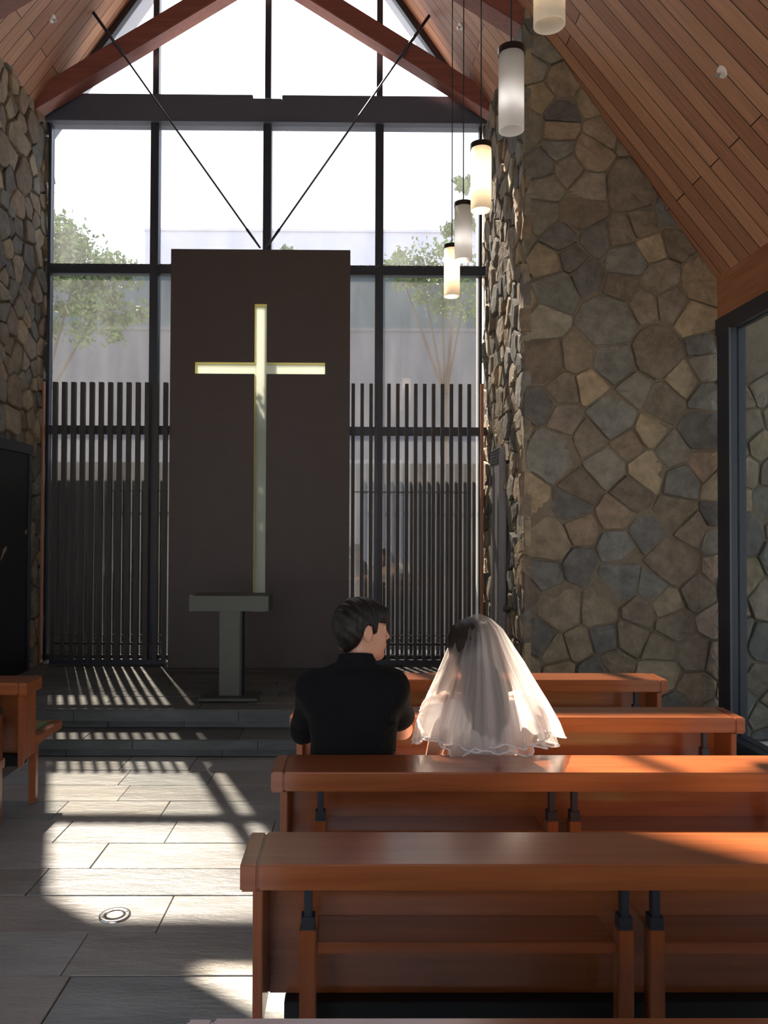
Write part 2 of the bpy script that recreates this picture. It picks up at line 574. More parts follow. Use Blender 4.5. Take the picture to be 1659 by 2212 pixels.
mb = MB()
mb.prism_y([(XL, 0.0), (NX0 - 2.2, 0.0), (NX0 - 2.2, 2.9), (NX0, roof_z(NX0) + .02), (XL, roof_z(XL) + .02)], YS + 0.03, YS + 0.30, 0)
stones(mb, [(XL + .01, 0.0), (NX0, 0.0), (NX0, roof_z(NX0)), (XL + .01, roof_z(XL + .01))], lambda u, v, d: (u, YS + 0.03 - d, v), 31, 0.13, 0.36, 0.010, 0.022, 0.009)
mb.box(XL - 0.30, XL - 0.02, YS + 0.04, yend, -0.1, roof_z(XL) + 0.02, 0)
stones(mb, [(YS + .01, 0.0), (yend, 0.0), (yend, roof_z(XL)), (YS + .01, roof_z(XL))], lambda u, v, d: (XL - 0.02 + d, u, v), 41, 0.12, 0.30, 0.014, 0.034, 0.020, sx=1.0)
o = mb.build('wall_left', [M['mortar'], M['stone']], tone=True)
struct(o, 'rubble stone wall on the left beside the tall window')

# plaster returns outside, seen through the slots beside the window frame
mb = MB(); mb.box(XR + 0.0, XR + 0.3, 7.95, 8.45, -0.1, 6.2); struct(mb.build('trim_1', M['plaster']), 'sunlit pale return wall outside the window on the right')

# rear wall with a glazed opening, and the ends of the roof
mb = MB()
mb.box(NX0 - .2, -3.2, YB - .2, YB, 0, 3.5); mb.box(1.4, NX1 + .2, YB - .2, YB, 0, 3.5)
mb.prism_y([(NX0 - .2, 3.3), (NX1 + .2, 3.3), (NX1 + .2, roof_z(NX1)), (XC, RIDGE + .02), (NX0 - .2, roof_z(NX0))], YB - .2, YB)
struct(mb.build('wall_back', M['plaster']))
mb = MB(); mb.box(-3.2, 1.4, YB - .12, YB - .1, 0.02, 3.3)
w = struct(mb.build('window_2', M['glass_top']))

# ------------------------------------------------------------ roof and board ceiling
def roof(name, side, yref, a, z0, label):
    x_e = NX1 if side > 0 else NX0
    nu, nv = 24, 40
    me = bpy.data.meshes.new(name)
    vs, uvs, fs = [], [], []
    y0, y1 = YB - .3, YW + .02
    for j in range(nv + 1):
        Y = y0 + (y1 - y0) * j / nv
        for i in range(nu + 1):
            t = i / nu
            x = x_e + (XC - x_e) * t
            z = roof_z(x)
            s = abs(x - x_e) * math.hypot(1, SL)
            h = z - z0
            q = (Y - yref) / max(0.35, 1 - a * h)
            vs.append((x, Y, z))
            uvs.append((s + 20, q + 40))
    n1 = (nu + 1) * (nv + 1)
    vs += [(x, y, z + 0.22) for x, y, z in vs]
    uvs += uvs
    for j in range(nv):
        for i in range(nu):
            k = j * (nu + 1) + i
            fs.append((k, k + 1, k + nu + 2, k + nu + 1))
    def rim(a_, b_):
        fs.append((a_, b_, b_ + n1, a_ + n1))
    top = [(n1 + f[3], n1 + f[2], n1 + f[1], n1 + f[0]) for f in fs]
    for i in range(nu):
        rim(i, i + 1); rim(nv * (nu + 1) + i, nv * (nu + 1) + i + 1)
    for j in range(nv):
        rim(j * (nu + 1), (j + 1) * (nu + 1)); rim(j * (nu + 1) + nu, (j + 1) * (nu + 1) + nu)
    fs += top
    me.from_pydata(vs, [], fs)
    uvl = me.uv_layers.new(name='UVMap')
    for lp in me.loops:
        uvl.data[lp.index].uv = uvs[lp.vertex_index]
    me.materials.append(M['boards'])
    bm = bmesh.new(); bm.from_mesh(me); bmesh.ops.recalc_face_normals(bm, faces=bm.faces); bm.to_mesh(me); bm.free()
    o = bpy.data.objects.new(name, me)
    col.objects.link(o)
    return struct(o, label)
roof('ceiling', 1, YW, 0.06, 3.34, 'steep cedar board ceiling sloping down on the right')
roof('ceiling_left', -1, YW, 0.12, 5.68, 'steep cedar board ceiling sloping up on the left')
for sx_, xe, tn in ((1, NX1, 'trim_9'), (-1, NX0, 'trim_10')):
    mb = MB()
    mb.add([(xe, YW + .02, roof_z(xe) + .005), (XC, YW + .02, RIDGE + .005), (XC, 8.12, RIDGE + .005), (xe, 8.12, roof_z(xe) + .005),
            (xe, YW + .02, roof_z(xe) + .22), (XC, YW + .02, RIDGE + .22), (XC, 8.12, RIDGE + .22), (xe, 8.12, roof_z(xe) + .22)],
           [(0, 1, 2, 3), (7, 6, 5, 4), (0, 4, 5, 1), (1, 5, 6, 2), (2, 6, 7, 3), (3, 7, 4, 0)])
    struct(mb.build(tn, M['soffit']), 'blue grey soffit of the roof overhang outside the gable glass')

# fascia boards over the side glass, and the glazed side walls
def side_glass(x, side, wname, tname, label):
    mb = MB()
    mb.box(x - .03 if side > 0 else x - .10, x + .10 if side > 0 else x + .03, YB, YS + .02, 3.22, 3.62)
    struct(mb.build(tname, M['fascia'], bevel=0.004), 'cedar fascia board above the side glass')
    mb = MB()
    mb.box(x - .05, x + .05, YB, YS, 3.10, 3.22)
    mb.box(x - .08, x + .08, YB, YS, 0.0, 0.09)
    for y in (YS - .15, YS - 2.2, YS - 4.2, YS - 6.2, YS - 8.2):
        mb.box(x - .06, x + .06, y - (.10 if y == YS - .15 else .04), y + (.10 if y == YS - .15 else .04), 0.0, 3.12)
    f = mb.build(wname, M['steel'])
    struct(f, label)
    g = MB(); g.box(x - .008, x + .008, YB, YS - .25, 0.09, 3.10)
    g.build('pane', M['glass_side'], f)
    g = MB(); g.box(x - side * .064 - .006, x - side * .064 + .006, YS - .262, YS - .25, 0.09, 3.10)
    g.build('glazing_bead', M['steel_grey'], f)
side_glass(NX1, 1, 'window_3', 'trim_3', 'dark steel framed side glass wall on the right')
side_glass(NX0, -1, 'window_4', 'trim_4', 'dark steel framed side glass wall on the left')

# ------------------------------------------------------------ slate floor, steps and platform
def paving(mb, x0, x1, y0, y1, z, rows, lmin, lmax, seed, base, var=0.2, thick=0.03):
    rnd = random.Random(seed)
    y = y1
    while y > y0 + .01:
        h = min(rnd.uniform(*rows), y - y0)
        x = x0 - rnd.uniform(0, lmax * .8)
        while x < x1:
            L = rnd.uniform(lmin, lmax)
            a, b = max(x, x0), min(x + L, x1)
            if b - a > .03:
                k = rnd.uniform(1 - var, 1 + var)
                wv = rnd.uniform(-.05, .05)
                tone = (base[0] * k * (1 + wv), base[1] * k, base[2] * k * (1 - wv))
                e = 0.0018
                j = [rnd.uniform(-.0012, .0012) for _ in range(8)]
                zz = z + rnd.uniform(-.0025, .0005)
                s = 0
                P = [(a + e + j[0] + s, y - h + e + j[1]), (b - e + j[2] + s, y - h + e + j[3]), (b - e + j[4] - s, y - e + j[5]), (a + e + j[6] - s, y - e + j[7])]
                P = [(min(max(px, x0), x1), py) for px, py in P]
                c = 0.0022
                Q = [(P[0][0] + c, P[0][1] + c), (P[1][0] - c, P[1][1] + c), (P[2][0] - c, P[2][1] - c), (P[3][0] + c, P[3][1] - c)]
                vs = [(p[0], p[1], z - thick) for p in P] + [(p[0], p[1], zz - .003) for p in P] + [(p[0], p[1], zz) for p in Q]
                fs = [(0, 1, 5, 4), (1, 2, 6, 5), (2, 3, 7, 6), (3, 0, 4, 7), (4, 5, 9, 8), (5, 6, 10, 9), (6, 7, 11, 10), (7, 4, 8, 11), (8, 9, 10, 11)]
                mb.add(vs, fs, 1, tone)
            x += L
        y -= h
FB = (0.262, 0.270, 0.272)
mb = MB()
mb.box(NX0, NX1, YB, 6.1, -0.2, -0.012, 0)
paving(mb, NX0, NX1, YB, 5.56, 0.0, (0.27, 0.32), 0.45, 1.05, 5, FB)
struct(mb.build('floor', [M['joint'], M['slate']], tone=True), 'irregular slate slab floor of the aisle')

SX0, SX1 = NX0, 1.50
mb = MB()
SB = (0.085, 0.088, 0.086)
SD = (0.085, 0.092, 0.095)
mb.box(SX0, SX1, 5.58, 6.1, -0.01, 0.055, 0)
mb.box(SX0, SX1, 5.87, 6.2, 0.05, 0.175, 0)
mb.box(XL - .05, XR + .05, 5.87, 8.0, -0.01, PZ - 0.012, 0)
def riser(y, z0, z1, zs, seed):
    rnd = random.Random(seed)
    for (a, b, yy, lo, hi) in ((z0, zs, y + .018, .5, 1.1), (zs, z1 - .012, y, .6, 1.3)):
        x = SX0 - rnd.random() * .5
        while x < SX1:
            L = rnd.uniform(lo, hi)
            x0, x1 = max(x, SX0), min(x + L, SX1)
            if x1 > x0:
                k = rnd.uniform(.8, 1.25)
                mb.box(x0 + .002, x1 - .002, yy + rnd.uniform(-.002, .002), yy + .2, a + .002, b, 1, tuple(c * k for c in SD))
            x += L
riser(5.55, 0.0, 0.125, 0.050, 3)
riser(5.85, 0.125, PZ, 0.172, 4)
paving(mb, SX0, SX1, 5.545, 5.89, 0.125, (0.36, 0.37), 0.5, 1.1, 7, SB, thick=.013)
paving(mb, SX0, SX1, 5.845, 6.06, PZ, (0.22, 0.23), 0.5, 1.2, 8, SB, thick=.013)
paving(mb, XL, XR, 6.06, YW - .04, PZ, (0.14, 0.26), 0.5, 1.2, 9, SB, thick=.013)
struct(mb.build('floor_platform', [M['joint'], M['slate_step']], tone=True), 'raised dark slate sanctuary platform with two low steps')
# ------------------------------------------------------------ the tall window wall
FX0, FX1 = XL + 0.035, 1.262
def steel_frame():
    mb = MB()
    z_b0, z_b1 = 5.62, 5.885
    yf, yb = YW - .05, YW + .06
    for x in (-1.99, -0.875, 0.24):
        mb.box(x - .040, x + .040, yf, yb, PZ + .03, z_b0 + .02)
        mb.box(x - .030, x + .030, yf + .02, yb, z_b1, roof_z(x) - .02)
    for x in (FX0 + .012, FX1 - .012):
        mb.box(x - .014, x + .014, yf + .02, yb, PZ + .03, z_b0)
    mb.box(FX0, FX1 + .05, yf + .01, yb - .01, 4.115, 4.21)          # transom under the clear panes
    mb.box(FX0, FX1 + .05, yf + .01, yb - .01, 2.525, 2.605)         # lower transom
    mb.box(FX0, FX1, yf + .01, yb - .01, PZ + .035, PZ + .085)
    return mb
f = struct(steel_frame().build('window_1', M['steel'], bevel=.003), 'tall dark steel framed window wall behind the cross')
# deep horizontal steel beam across the window, notched at the middle
mb = MB()
for a, b in ((XL - .05, -1.02), (-.73, XR + .05)):
    mb.box(a, b, YW - .085, YW + .10, 5.615, 5.81)
    mb.box(a, b, YW - .06, YW + .10, 5.81, 5.90)
mb.box(-1.02, -.73, YW - .085, YW + .10, 5.615, 5.85)
mb.box(XL - .05, XR + .05, YW - .10, YW - .08, 5.61, 5.635)
struct(mb.build('trim_5', M['beam_steel'], bevel=.004), 'deep dark steel beam crossing the window')
# little bolts of the lattice strip on the upper transom
mb = MB()
for i in range(46):
    x = FX0 + .05 + i * .094
    if x < FX1 - .03 and not (-1.80 < x < -.02):
        mb.bar((x, YW - .055, 4.192), (x + .05, YW - .055, 4.203), .01, .008)
mb.build('vent_strip', M['steel_grey'], f)
def glass(x0, x1, z0, z1, mat):
    g = MB(); g.box(x0, x1, YW - .005, YW + .005, z0, z1); g.build('pane', mat, f, fixn=True)
mx = [FX0, -1.99, -0.875, 0.24, FX1]
for a, b in zip(mx[:-1], mx[1:]):
    glass(a + .03, b - .03, 4.20, 5.62, M['glass_mid'])
    glass(a + .03, b - .03, 2.60, 4.12, M['glass_low'])
    glass(a + .03, b - .03, PZ + .08, 2.53, M['glass_low'])
    g = MB()
    za, zb = roof_z(a), roof_z(b)
    poly = [(a + .02, 5.88), (b - .02, 5.88), (b - .02, max(5.9, zb)), (a + .02, max(5.9, za))]
    g.prism_y(poly, YW - .005, YW + .005)
    g.build('pane', M['glass_top'], f)
# dark metal edge along the gable
mb = MB()
for sx_, xe in ((1, XR), (-1, XL)):
    mb.bar((xe, YW - .01, roof_z(xe) - .045), (XC, YW - .01, RIDGE - .045), .07, .07, up=(0, 0, 1))
struct(mb.build('trim_6', M['steel']), 'dark steel edge where the gable glass meets the ceiling')
mb = MB(); mb.box(XL, XR, YW + .0, 8.6, PZ - .1, PZ + .012); struct(mb.build('trim_7', M['plaster']), 'sunlit pale sill strip under the window')

# ------------------------------------------------------------ laminated timber beams (scissor pairs)
def beam_pair(y0, y1, dz, labels):
    for side, lb in ((-1, labels[0]), (1, labels[1])):
        xw = XL if side < 0 else XR
        zt = 6.118 - .62 * (abs(xw - XC) - 1.66) + dz
        zc = 6.118 + .62 * 1.66 + dz
        mb = MB()
        th = .205
        ext = .10
        poly = [(xw + side * ext, zt - .62 * ext - th), (XC, zc - th), (XC, zc), (xw + side * ext, zt - .62 * ext)]
        mb.prism_y(poly, y0, y1)
        o = mb.build('roof_beam', M['glulam'], bevel=.006)
        tag(o, lb, 'beam')
beam_pair(7.49, 7.66, 0.02, ('red brown timber beam rising from the left stone wall in front of the window', 'red brown timber beam rising from the right stone wall in front of the window'))
beam_pair(6.08, 6.28, -0.04, ('nearer dark timber beam cutting the top left corner', 'nearer dark timber beam behind the hanging lamps at the top'))

# tie rods from the ceiling down to the top of the panel
for (xa, za, lb) in ((-2.50, 6.50, 'thin dark steel tie rod slanting from the left ceiling to the panel top'), (0.70, 6.50, 'thin dark steel tie rod slanting from the right ceiling to the panel top')):
    t = thing('tie_rod', lb, 'rod', (xa, 7.40, za))
    sx_ = 1 if xa < XC else -1
    end = Vector((XC - .03 * sx_, 7.545, 4.30))
    st = Vector((xa, 7.42, za))
    mb = MB(); mb.tube(st, end, .009, n=10); mb.build('rod', M['steel'], t, smooth=True)
    d = (end - st).normalized()
    mb = MB(); mb.tube(st, st + d * .50, .015, n=10); mb.build('sleeve', M['steel'], t, smooth=True)
    mb = MB(); mb.tube(end - d * .22, end, .014, .009, n=10); mb.build('turnbuckle', M['steel'], t, smooth=True)

# ------------------------------------------------------------ brown panel with the cut-out cross
PX0, PX1, PY0, PY1, PT = -1.775, -0.045, 7.56, 7.68, 4.29
CV0, CV1 = -0.965, -0.848       # upright slot
CH0, CH1 = -1.535, -0.285       # arms
CZ0, CZ1, CB0, CB1 = 0.80, 3.76, 3.085, 3.195
t = thing('cross_panel', 'tall dark brown steel panel with a cross cut through it', 'panel', ((PX0 + PX1) / 2, PY0, PZ))
xs = [PX0, CH0, CV0, CV1, CH1, PX1]
zs = [PZ, CZ0, CB0, CB1, CZ1, PT]
mb = MB()
def solid(i, j):
    xm, zm = (xs[i] + xs[i + 1]) / 2, (zs[j] + zs[j + 1]) / 2
    return not ((CV0 < xm < CV1 and CZ0 < zm < CZ1) or (CH0 < xm < CH1 and CB0 < zm < CB1))
rv = MB()
for i in range(5):
    for j in range(5):
        if not solid(i, j):
            continue
        a, b, c, d = xs[i], xs[i + 1], zs[j], zs[j + 1]
        mb.add([(a, PY0, c), (b, PY0, c), (b, PY0, d), (a, PY0, d)], [(0, 1, 2, 3)])
        mb.add([(a, PY1, c), (b, PY1, c), (b, PY1, d), (a, PY1, d)], [(3, 2, 1, 0)])
        for (ni, nj, p, q) in ((i - 1, j, (a, c), (a, d)), (i + 1, j, (b, d), (b, c)), (i, j - 1, (b, c), (a, c)), (i, j + 1, (a, d), (b, d))):
            outer = ni < 0 or ni > 4 or nj < 0 or nj > 4
            if outer:
                mb.add([(p[0], PY0, p[1]), (q[0], PY0, q[1]), (q[0], PY1, q[1]), (p[0], PY1, p[1])], [(0, 1, 2, 3)])
            elif not solid(ni, nj):
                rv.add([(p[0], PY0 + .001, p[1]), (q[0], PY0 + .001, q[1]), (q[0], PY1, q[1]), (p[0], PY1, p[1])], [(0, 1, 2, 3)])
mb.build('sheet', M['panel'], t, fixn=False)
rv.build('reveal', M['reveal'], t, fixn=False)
g = MB()
g.box(CV0, CV1, PY1 - .028, PY1 - .012, CZ0, CZ1)
g.box(CH0, CV0, PY1 - .028, PY1 - .012, CB0, CB1)
g.box(CV1, CH1, PY1 - .028, PY1 - .012, CB0, CB1)
M['cross_glass'] = sheer('frosted cross glass', (0.93, 0.97, 0.88), 0.25, 0.8)
g.build('cross_glass', M['cross_glass'], t)

# ------------------------------------------------------------ altar
t = thing('altar', 'narrow green grey steel altar table on one pedestal before the cross', 'altar', (-.96, 6.2, PZ))
mb = MB(); mb.box(-1.268, -0.655, 6.08, 6.40, 0.962, 1.080); mb.build('table_top', M['altar'], t, bevel=.003)
mb = MB(); mb.box(-1.045, -0.885, 6.16, 6.30, PZ + .02, 0.962); mb.build('pedestal', M['altar'], t, bevel=.003)
mb = MB(); mb.box(-0.883, -0.868, 6.15, 6.31, PZ + .02, 0.962); mb.build('side_plate', M['black'], t)  # black strip for the dark right side of the pedestal
mb = MB(); mb.box(-1.19, -0.735, 6.06, 6.36, PZ + .012, PZ + .032); mb.build('base_plate', M['altar'], t, bevel=.002)
mb = MB(); mb.box(-1.16, -0.765, 6.10, 6.33, PZ - .001, PZ + .012); mb.build('foot', M['black'], t)  # black slab stands for the shadow under the base plate

# ------------------------------------------------------------ batten screens
def screen(label, x_list, y, z1, w, d, rails, name='batten_screen'):
    x0, x1 = min(x_list), max(x_list)
    t = thing(name, label, 'screen', ((x0 + x1) / 2, y, PZ))
    mb = MB()
    for x in x_list:
        mb.box(x - w / 2, x + w / 2, y, y + d, PZ + .05, z1)
    mb.build('battens', M['slat'], t)
    for z, h in rails:
        mb = MB()
        mb.box(x0 - w / 2, x1 + w / 2, y + d * .35, y + d * .65, z, z + h)
        mb.build('rail', M['black'], t)
    mb = MB(); mb.box(x0 - w / 2 - .005, x1 + w / 2 + .005, y - .005, y + d + .005, PZ + .015, PZ + .06)
    mb.build('bottom_rail', M['steel'], t)
    return t
SYI = 7.655
k = SYI / 1700.0
lx = [-3.005 + i * .0895 for i in range(1, 14)]
rx = [-.012 + i * .0873 for i in range(0, 14)]
rails = [(1.955, .007), (0.555, .007), (0.465, .02)]
screen('inner screen of tall vertical battens left of the cross panel', lx, SYI, 3.015, .042, .045, rails)
screen('inner screen of tall vertical battens right of the cross panel', rx, SYI, 3.015, .034, .045, rails)
SYO = 7.96
lo = [-3.075 + i * .0925 for i in range(0, 14)]
ro = [.04 + i * .0905 for i in range(0, 14)]
screen('outer screen of shorter battens behind the glass on the left', lo, SYO, 2.26, .034, .04, rails)
screen('outer screen of shorter battens behind the glass on the right', ro, SYO, 2.26, .030, .04, rails)
mb = MB(); mb.box(-3.036, -3.022, SYI, SYI + .045, PZ + .02, 3.02)
tag(mb.build('edge_batten', M['slat_edge']), 'wooden edge batten coloured sunlit orange against the left stone wall', 'batten')
mb = MB(); mb.box(1.235, 1.262, SYI, SYI + .045, PZ + .02, 3.02)
tag(mb.build('edge_batten', M['slat_edge']), 'thin wooden edge batten coloured sunlit orange beside the bright slot on the right', 'batten')

# ------------------------------------------------------------ dark door in the left stone wall
mb = MB(); mb.box(XL - .06, XL + .045, 6.25, 7.36, PZ, 2.36)
d1 = struct(mb.build('door_1', M['black'], bevel=.004), 'black steel door panel in the left stone wall')
mb = MB(); mb.box(XL - .05, XL + .062, 6.20, 7.42, 2.28, 2.37); mb.build('door_head', M['steel'], d1)
mb = MB(); mb.box(XL - .05, XL + .055, 7.36, 7.40, PZ, 2.30); mb.build('door_jamb', M['steel'], d1)

# ------------------------------------------------------------ grey column on the right wall
t = thing('wall_column_heater', 'slim grey upright metal column with black brackets on the right stone wall', 'heater', (XR - .05, 6.9, .9))
mb = MB(); mb.box(XR - .075, XR - .012, 6.68, 7.10, PZ + .1, 2.31); mb.build('casing', M['duct'], t, bevel=.012)
mb = MB()
for i in range(5):
    z = 2.295 - i * .028
    mb.box(XR - .082, XR - .070, 6.70, 7.08, z - .012, z)
mb.build('grille', M['black'], t)
for z in (2.04, 1.79):
    mb = MB(); mb.box(XR - .085, XR - .0, 7.04, 7.22, z - .045, z + .045); mb.build('bracket', M['black'], t, bevel=.004)

# ------------------------------------------------------------ pews
PL = 2.03
def make_pew(label, loc, group):
    t = thing('pew', label, 'pew', loc, group)
    X, Y, Z = loc
    def B(name, bx, mat, bevel=.003, parent=None, lab=None):
        mb = MB()
        for b in (bx if isinstance(bx, list) else [bx]):
            mb.box(X + b[0], X + b[1], Y + b[2], Y + b[3], b[4], b[5])
        o = mb.build(name, mat, parent or t, bevel=bevel)
        if lab:
            o['label'] = lab
        return o
    rail = B('top_rail', (.046, PL - .046, 0, .213,   .708, .774), M['pew'], .004)
    for a, b in ((0, .045), (PL - .045, PL)):
        B('end_cap', (a, b, .002, .213, .703, .773), M['pew'], .005)
    # back board and side boards under the rail
    B('backrest', (.055, PL - .055, .188, .208, .345, .705), M['pew'])
    for s in (0, 1):
        mb = MB()
        x0, x1 = (.030, .055) if s == 0 else (PL - .055, PL - .030)
        P = [(.022, .70), (.208, .70), (.208, .345), (.075, .345), (.030, .315)]
        n = len(P)
        vs = [(X + x0, Y + p[0], p[1]) for p in P] + [(X + x1, Y + p[0], p[1]) for p in P]
        mb.add(vs, [tuple(range(n)), tuple(range(2 * n - 1, n - 1, -1))] + [(i, n + i, n + (i + 1) % n, (i + 1) % n) for i in range(n)])
        mb.build('end_board', M['pew_up'], t, bevel=.003)
    ups = [(.149, .191), (.955, .996), (1.034, 1.075), (PL - .191, PL - .149)]
    for (a, b) in ups:
        dl = -.048 if a < .5 else (.048 if a > 1.5 else 0)
        B('leg', (a, b, .020, .062, 0, .600), M['pew_up'], .003)
        B('leg', (a + dl, b + dl, .385, .427, 0, .392), M['pew_up'], .003)
        c = (a + b) / 2
        B('bracket', [(c - .010, c + .010, .026, .052, .62, .706), (c - .017, c + .017, .022, .058, .598, .632)], M['steel'], .0015)
        B('side_bar', (c - .012, c + .012, .062, .40, .235, .29), M['black'], .002)
    for a, b in ((.191, .955), (1.075, PL - .191)):
        sh = B('book_shelf', (a, b, .05, .188, .540, .556), M['pew'], .002)
        B('lip', (a, b, .034, .050, .534, .562), M['pew'], .002, parent=sh)
    B('seat_beam', (.10, PL - .10, .150, .195, .285, .345), M['black'], .002)
    B('seat_frame', [(.012, .052, .208, .560, .392, .442), (PL - .052, PL - .012, .208, .560, .392, .442), (.052, PL - .052, .520, .560, .392, .442), (.052, PL - .052, .208, .520, .392, .412)], M['pew'], .003)
    B('cushion', (.054, PL - .054, .210, .518, .412, .450), M['cushion'], .012)
    return t
px = -.282
rp = [(1.160, 'nearest right pew, only its top rail showing along the bottom edge'), (1.985, 'second nearest right pew with open book shelves facing the aisle end'),
      (2.722, 'right pew whose rail stands directly behind the seated couple'), (3.505, 'right pew just in front of the seated couple, its rail catching the sun'), (4.365, 'frontmost right pew, nearest the stone wall and altar')]
first = make_pew(rp[0][1], (px, rp[0][0], 0), 'pews in the right block')
for y, lb in rp[1:]:
    c = copy_tree(first)
    c.location = (px, y, 0)
    c['label'] = lb
lp = [(4.245, 'frontmost left pew with green cushion seen at its aisle end'), (3.465, 'left pew second from the front, only its seat corner in view')]
for y, lb in lp:
    c = copy_tree(first)
    c.location = (-1.75 - PL, y, 0)
    c['label'] = lb
    c['group'] = 'pews in the left block'

# ------------------------------------------------------------ pendant lamps
def lamp(y, zb, lit, label):
    x, r, L = .672, .0545, .345
    t = thing('pendant_lamp', label, 'lamp', (x, y, zb), 'pendant lamps in a row over the right pews')
    mb = MB()
    prof = [(r, 0), (r, L), (r - .004, L), (r - .004, 0), (r, 0)]
    mb.lathe((x, y, zb), prof, 40)
    s = mb.build('shade', M['lamp_on'] if lit else M['lamp_off'], t, smooth=False)
    s['label'] = 'glowing frosted glass cylinder' if lit else 'milky white frosted glass cylinder'
    for p in s.data.polygons:
        p.use_smooth = True
    mb = MB(); mb.lathe((x, y, zb + L), [(0, .018), (r * .55, .018), (r + .003, .012), (r + .003, -.016), (r - .005, -.016), (0, -.016)], 40)
    mb.build('cap', M['cap'], t)
    mb = MB(); mb.tube((x, y, zb + L + .01), (x, y, roof_z(x) + .01), .0035, n=8); mb.build('cord', M['black'], t, smooth=True)
    mb = MB(); mb.lathe((x, y, zb + L * .45), [(0, -.045), (.014, -.038), (.022, -.015), (.022, .01), (.013, .045), (.013, .17)], 20)
    mb.build('bulb', M['bulb'] if lit else M['white'], t, smooth=True)
    if True:
        ld = bpy.data.lights.new('lamp_light', 'POINT'); ld.energy = 3.0 if lit else .75; ld.color = (1, .78, .5) if lit else (1, .95, .92); ld.shadow_soft_size = .026  # milky lamps get a weak white light too, added to brighten their shades
        lo_ = bpy.data.objects.new('lamp_light', ld); lo_.location = (0, 0, .13); lo_.parent = t; col.objects.link(lo_)
lamp(2.70, 3.365, True, 'nearest pendant lamp, glowing warm and cut off by the top edge')
lamp(3.36, 3.33, False, 'milky white pendant lamp, second from the camera, hanging before the stone')
lamp(4.17, 3.31, True, 'warm glowing pendant lamp third from the camera, at the window corner')
lamp(4.85, 3.275, False, 'milky white pendant lamp fourth from the camera')
lamp(5.42, 3.215, True, 'bright pendant lamp farthest from the camera and lowest in view')

# ------------------------------------------------------------ ceiling sprinklers
def on_roof(name, x, y, label):
    z = roof_z(x)
    side = 1 if x > XC else -1
    n = Vector((-side * SL, 0, -1)).normalized()
    p = Vector((x, y, z))
    t = thing(name, label, 'sprinkler', p, 'sprinklers on the board ceiling')
    mb = MB(); mb.tube(p, p + n * .010, .040, .034, n=24); mb.build('rosette', M['white'], t)
    mb = MB(); mb.tube(p + n * .01, p + n * .035, .011, .009, n=12); mb.tube(p + n * .035, p + n * .039, .017, n=16); mb.build('nozzle', M['chrome'], t)
on_roof('ceiling_sprinkler', 2.22, 4.70, 'round white sprinkler on the right ceiling, alone among the boards')
on_roof('ceiling_sprinkler', -2.73, 7.01, 'round white sprinkler on the left ceiling near the beam')
on_roof('ceiling_sprinkler', .957, 7.07, 'round white sprinkler behind the lamp cords on the far right ceiling')

# ------------------------------------------------------------ recessed floor light
t = thing('floor_light', 'round steel rimmed uplight sunk in the sunlit slate aisle', 'light', (-.987, 3.31, 0))
mb = MB(); mb.lathe((-.987, 3.31, 0), [(.064, -.004), (.064, .003), (.060, .005), (.036, .005), (.033, .001), (.033, -.004)], 40); mb.build('rim', M['chrome'], t, smooth=True)
mb = MB(); mb.lathe((-.987, 3.31, 0), [(0, .002), (.030, .002), (.033, -.001)], 30); mb.build('lens', M['white'], t)
mb = MB()
for k_ in range(4):
    an = k_ * math.pi / 2 + .5
    mb.tube((-.987 + .049 * math.cos(an), 3.31 + .049 * math.sin(an), .004), (-.987 + .049 * math.cos(an), 3.31 + .049 * math.sin(an), .007), .004, n=10)
mb.build('screw', M['steel_grey'], t)

# ------------------------------------------------------------ outside
mb = MB(); mb.box(-40, 40, 8.0, 60, -.3, -.02); mb.box(-40, NX0 - .1, -12, 8.0, -.3, -.02); mb.box(NX1 + .1, 40, -12, 8.0, -.3, -.02); mb.box(-40, 40, -20, YB - .2, -.3, -.02)
tag(mb.build('ground', M['ground']), 'pale ground outside the chapel', 'ground', kind='structure')
mb = MB(); mb.box(-16, 14, 20.0, 20.3, -.1, 6.60)
mb.box(-16, 14, 19.96, 20.34, 6.60, 6.68)
tag(mb.build('garden_wall', M['concrete']), 'pale concrete garden wall right behind the window', 'wall')
mb = MB(); mb.box(-8, 6, 9.6, 9.8, -.1, 2.33); mb.box(-8, 6, 9.57, 9.83, 2.33, 2.38)
tag(mb.build('low_garden_wall', M['concrete']), 'low grey wall close behind the outer batten screens', 'wall')
t = thing('outbuilding', 'long building with its top band toned paler beyond the garden wall', 'building', (0, 27, 0))
mb = MB(); mb.box(-6.96, 14, 26.0, 30, 10.05, 11.40); mb.box(-7.0, 14, 25.95, 30, 11.40, 11.48); mb.build('top_storey', M['concrete_b'], t)  # paler above the transom line: brighter view through upper panes put into colour
mb = MB(); mb.box(-16, 14, 26.2, 30, -.1, 10.05)
mb.build('facade', M['facade'], t)

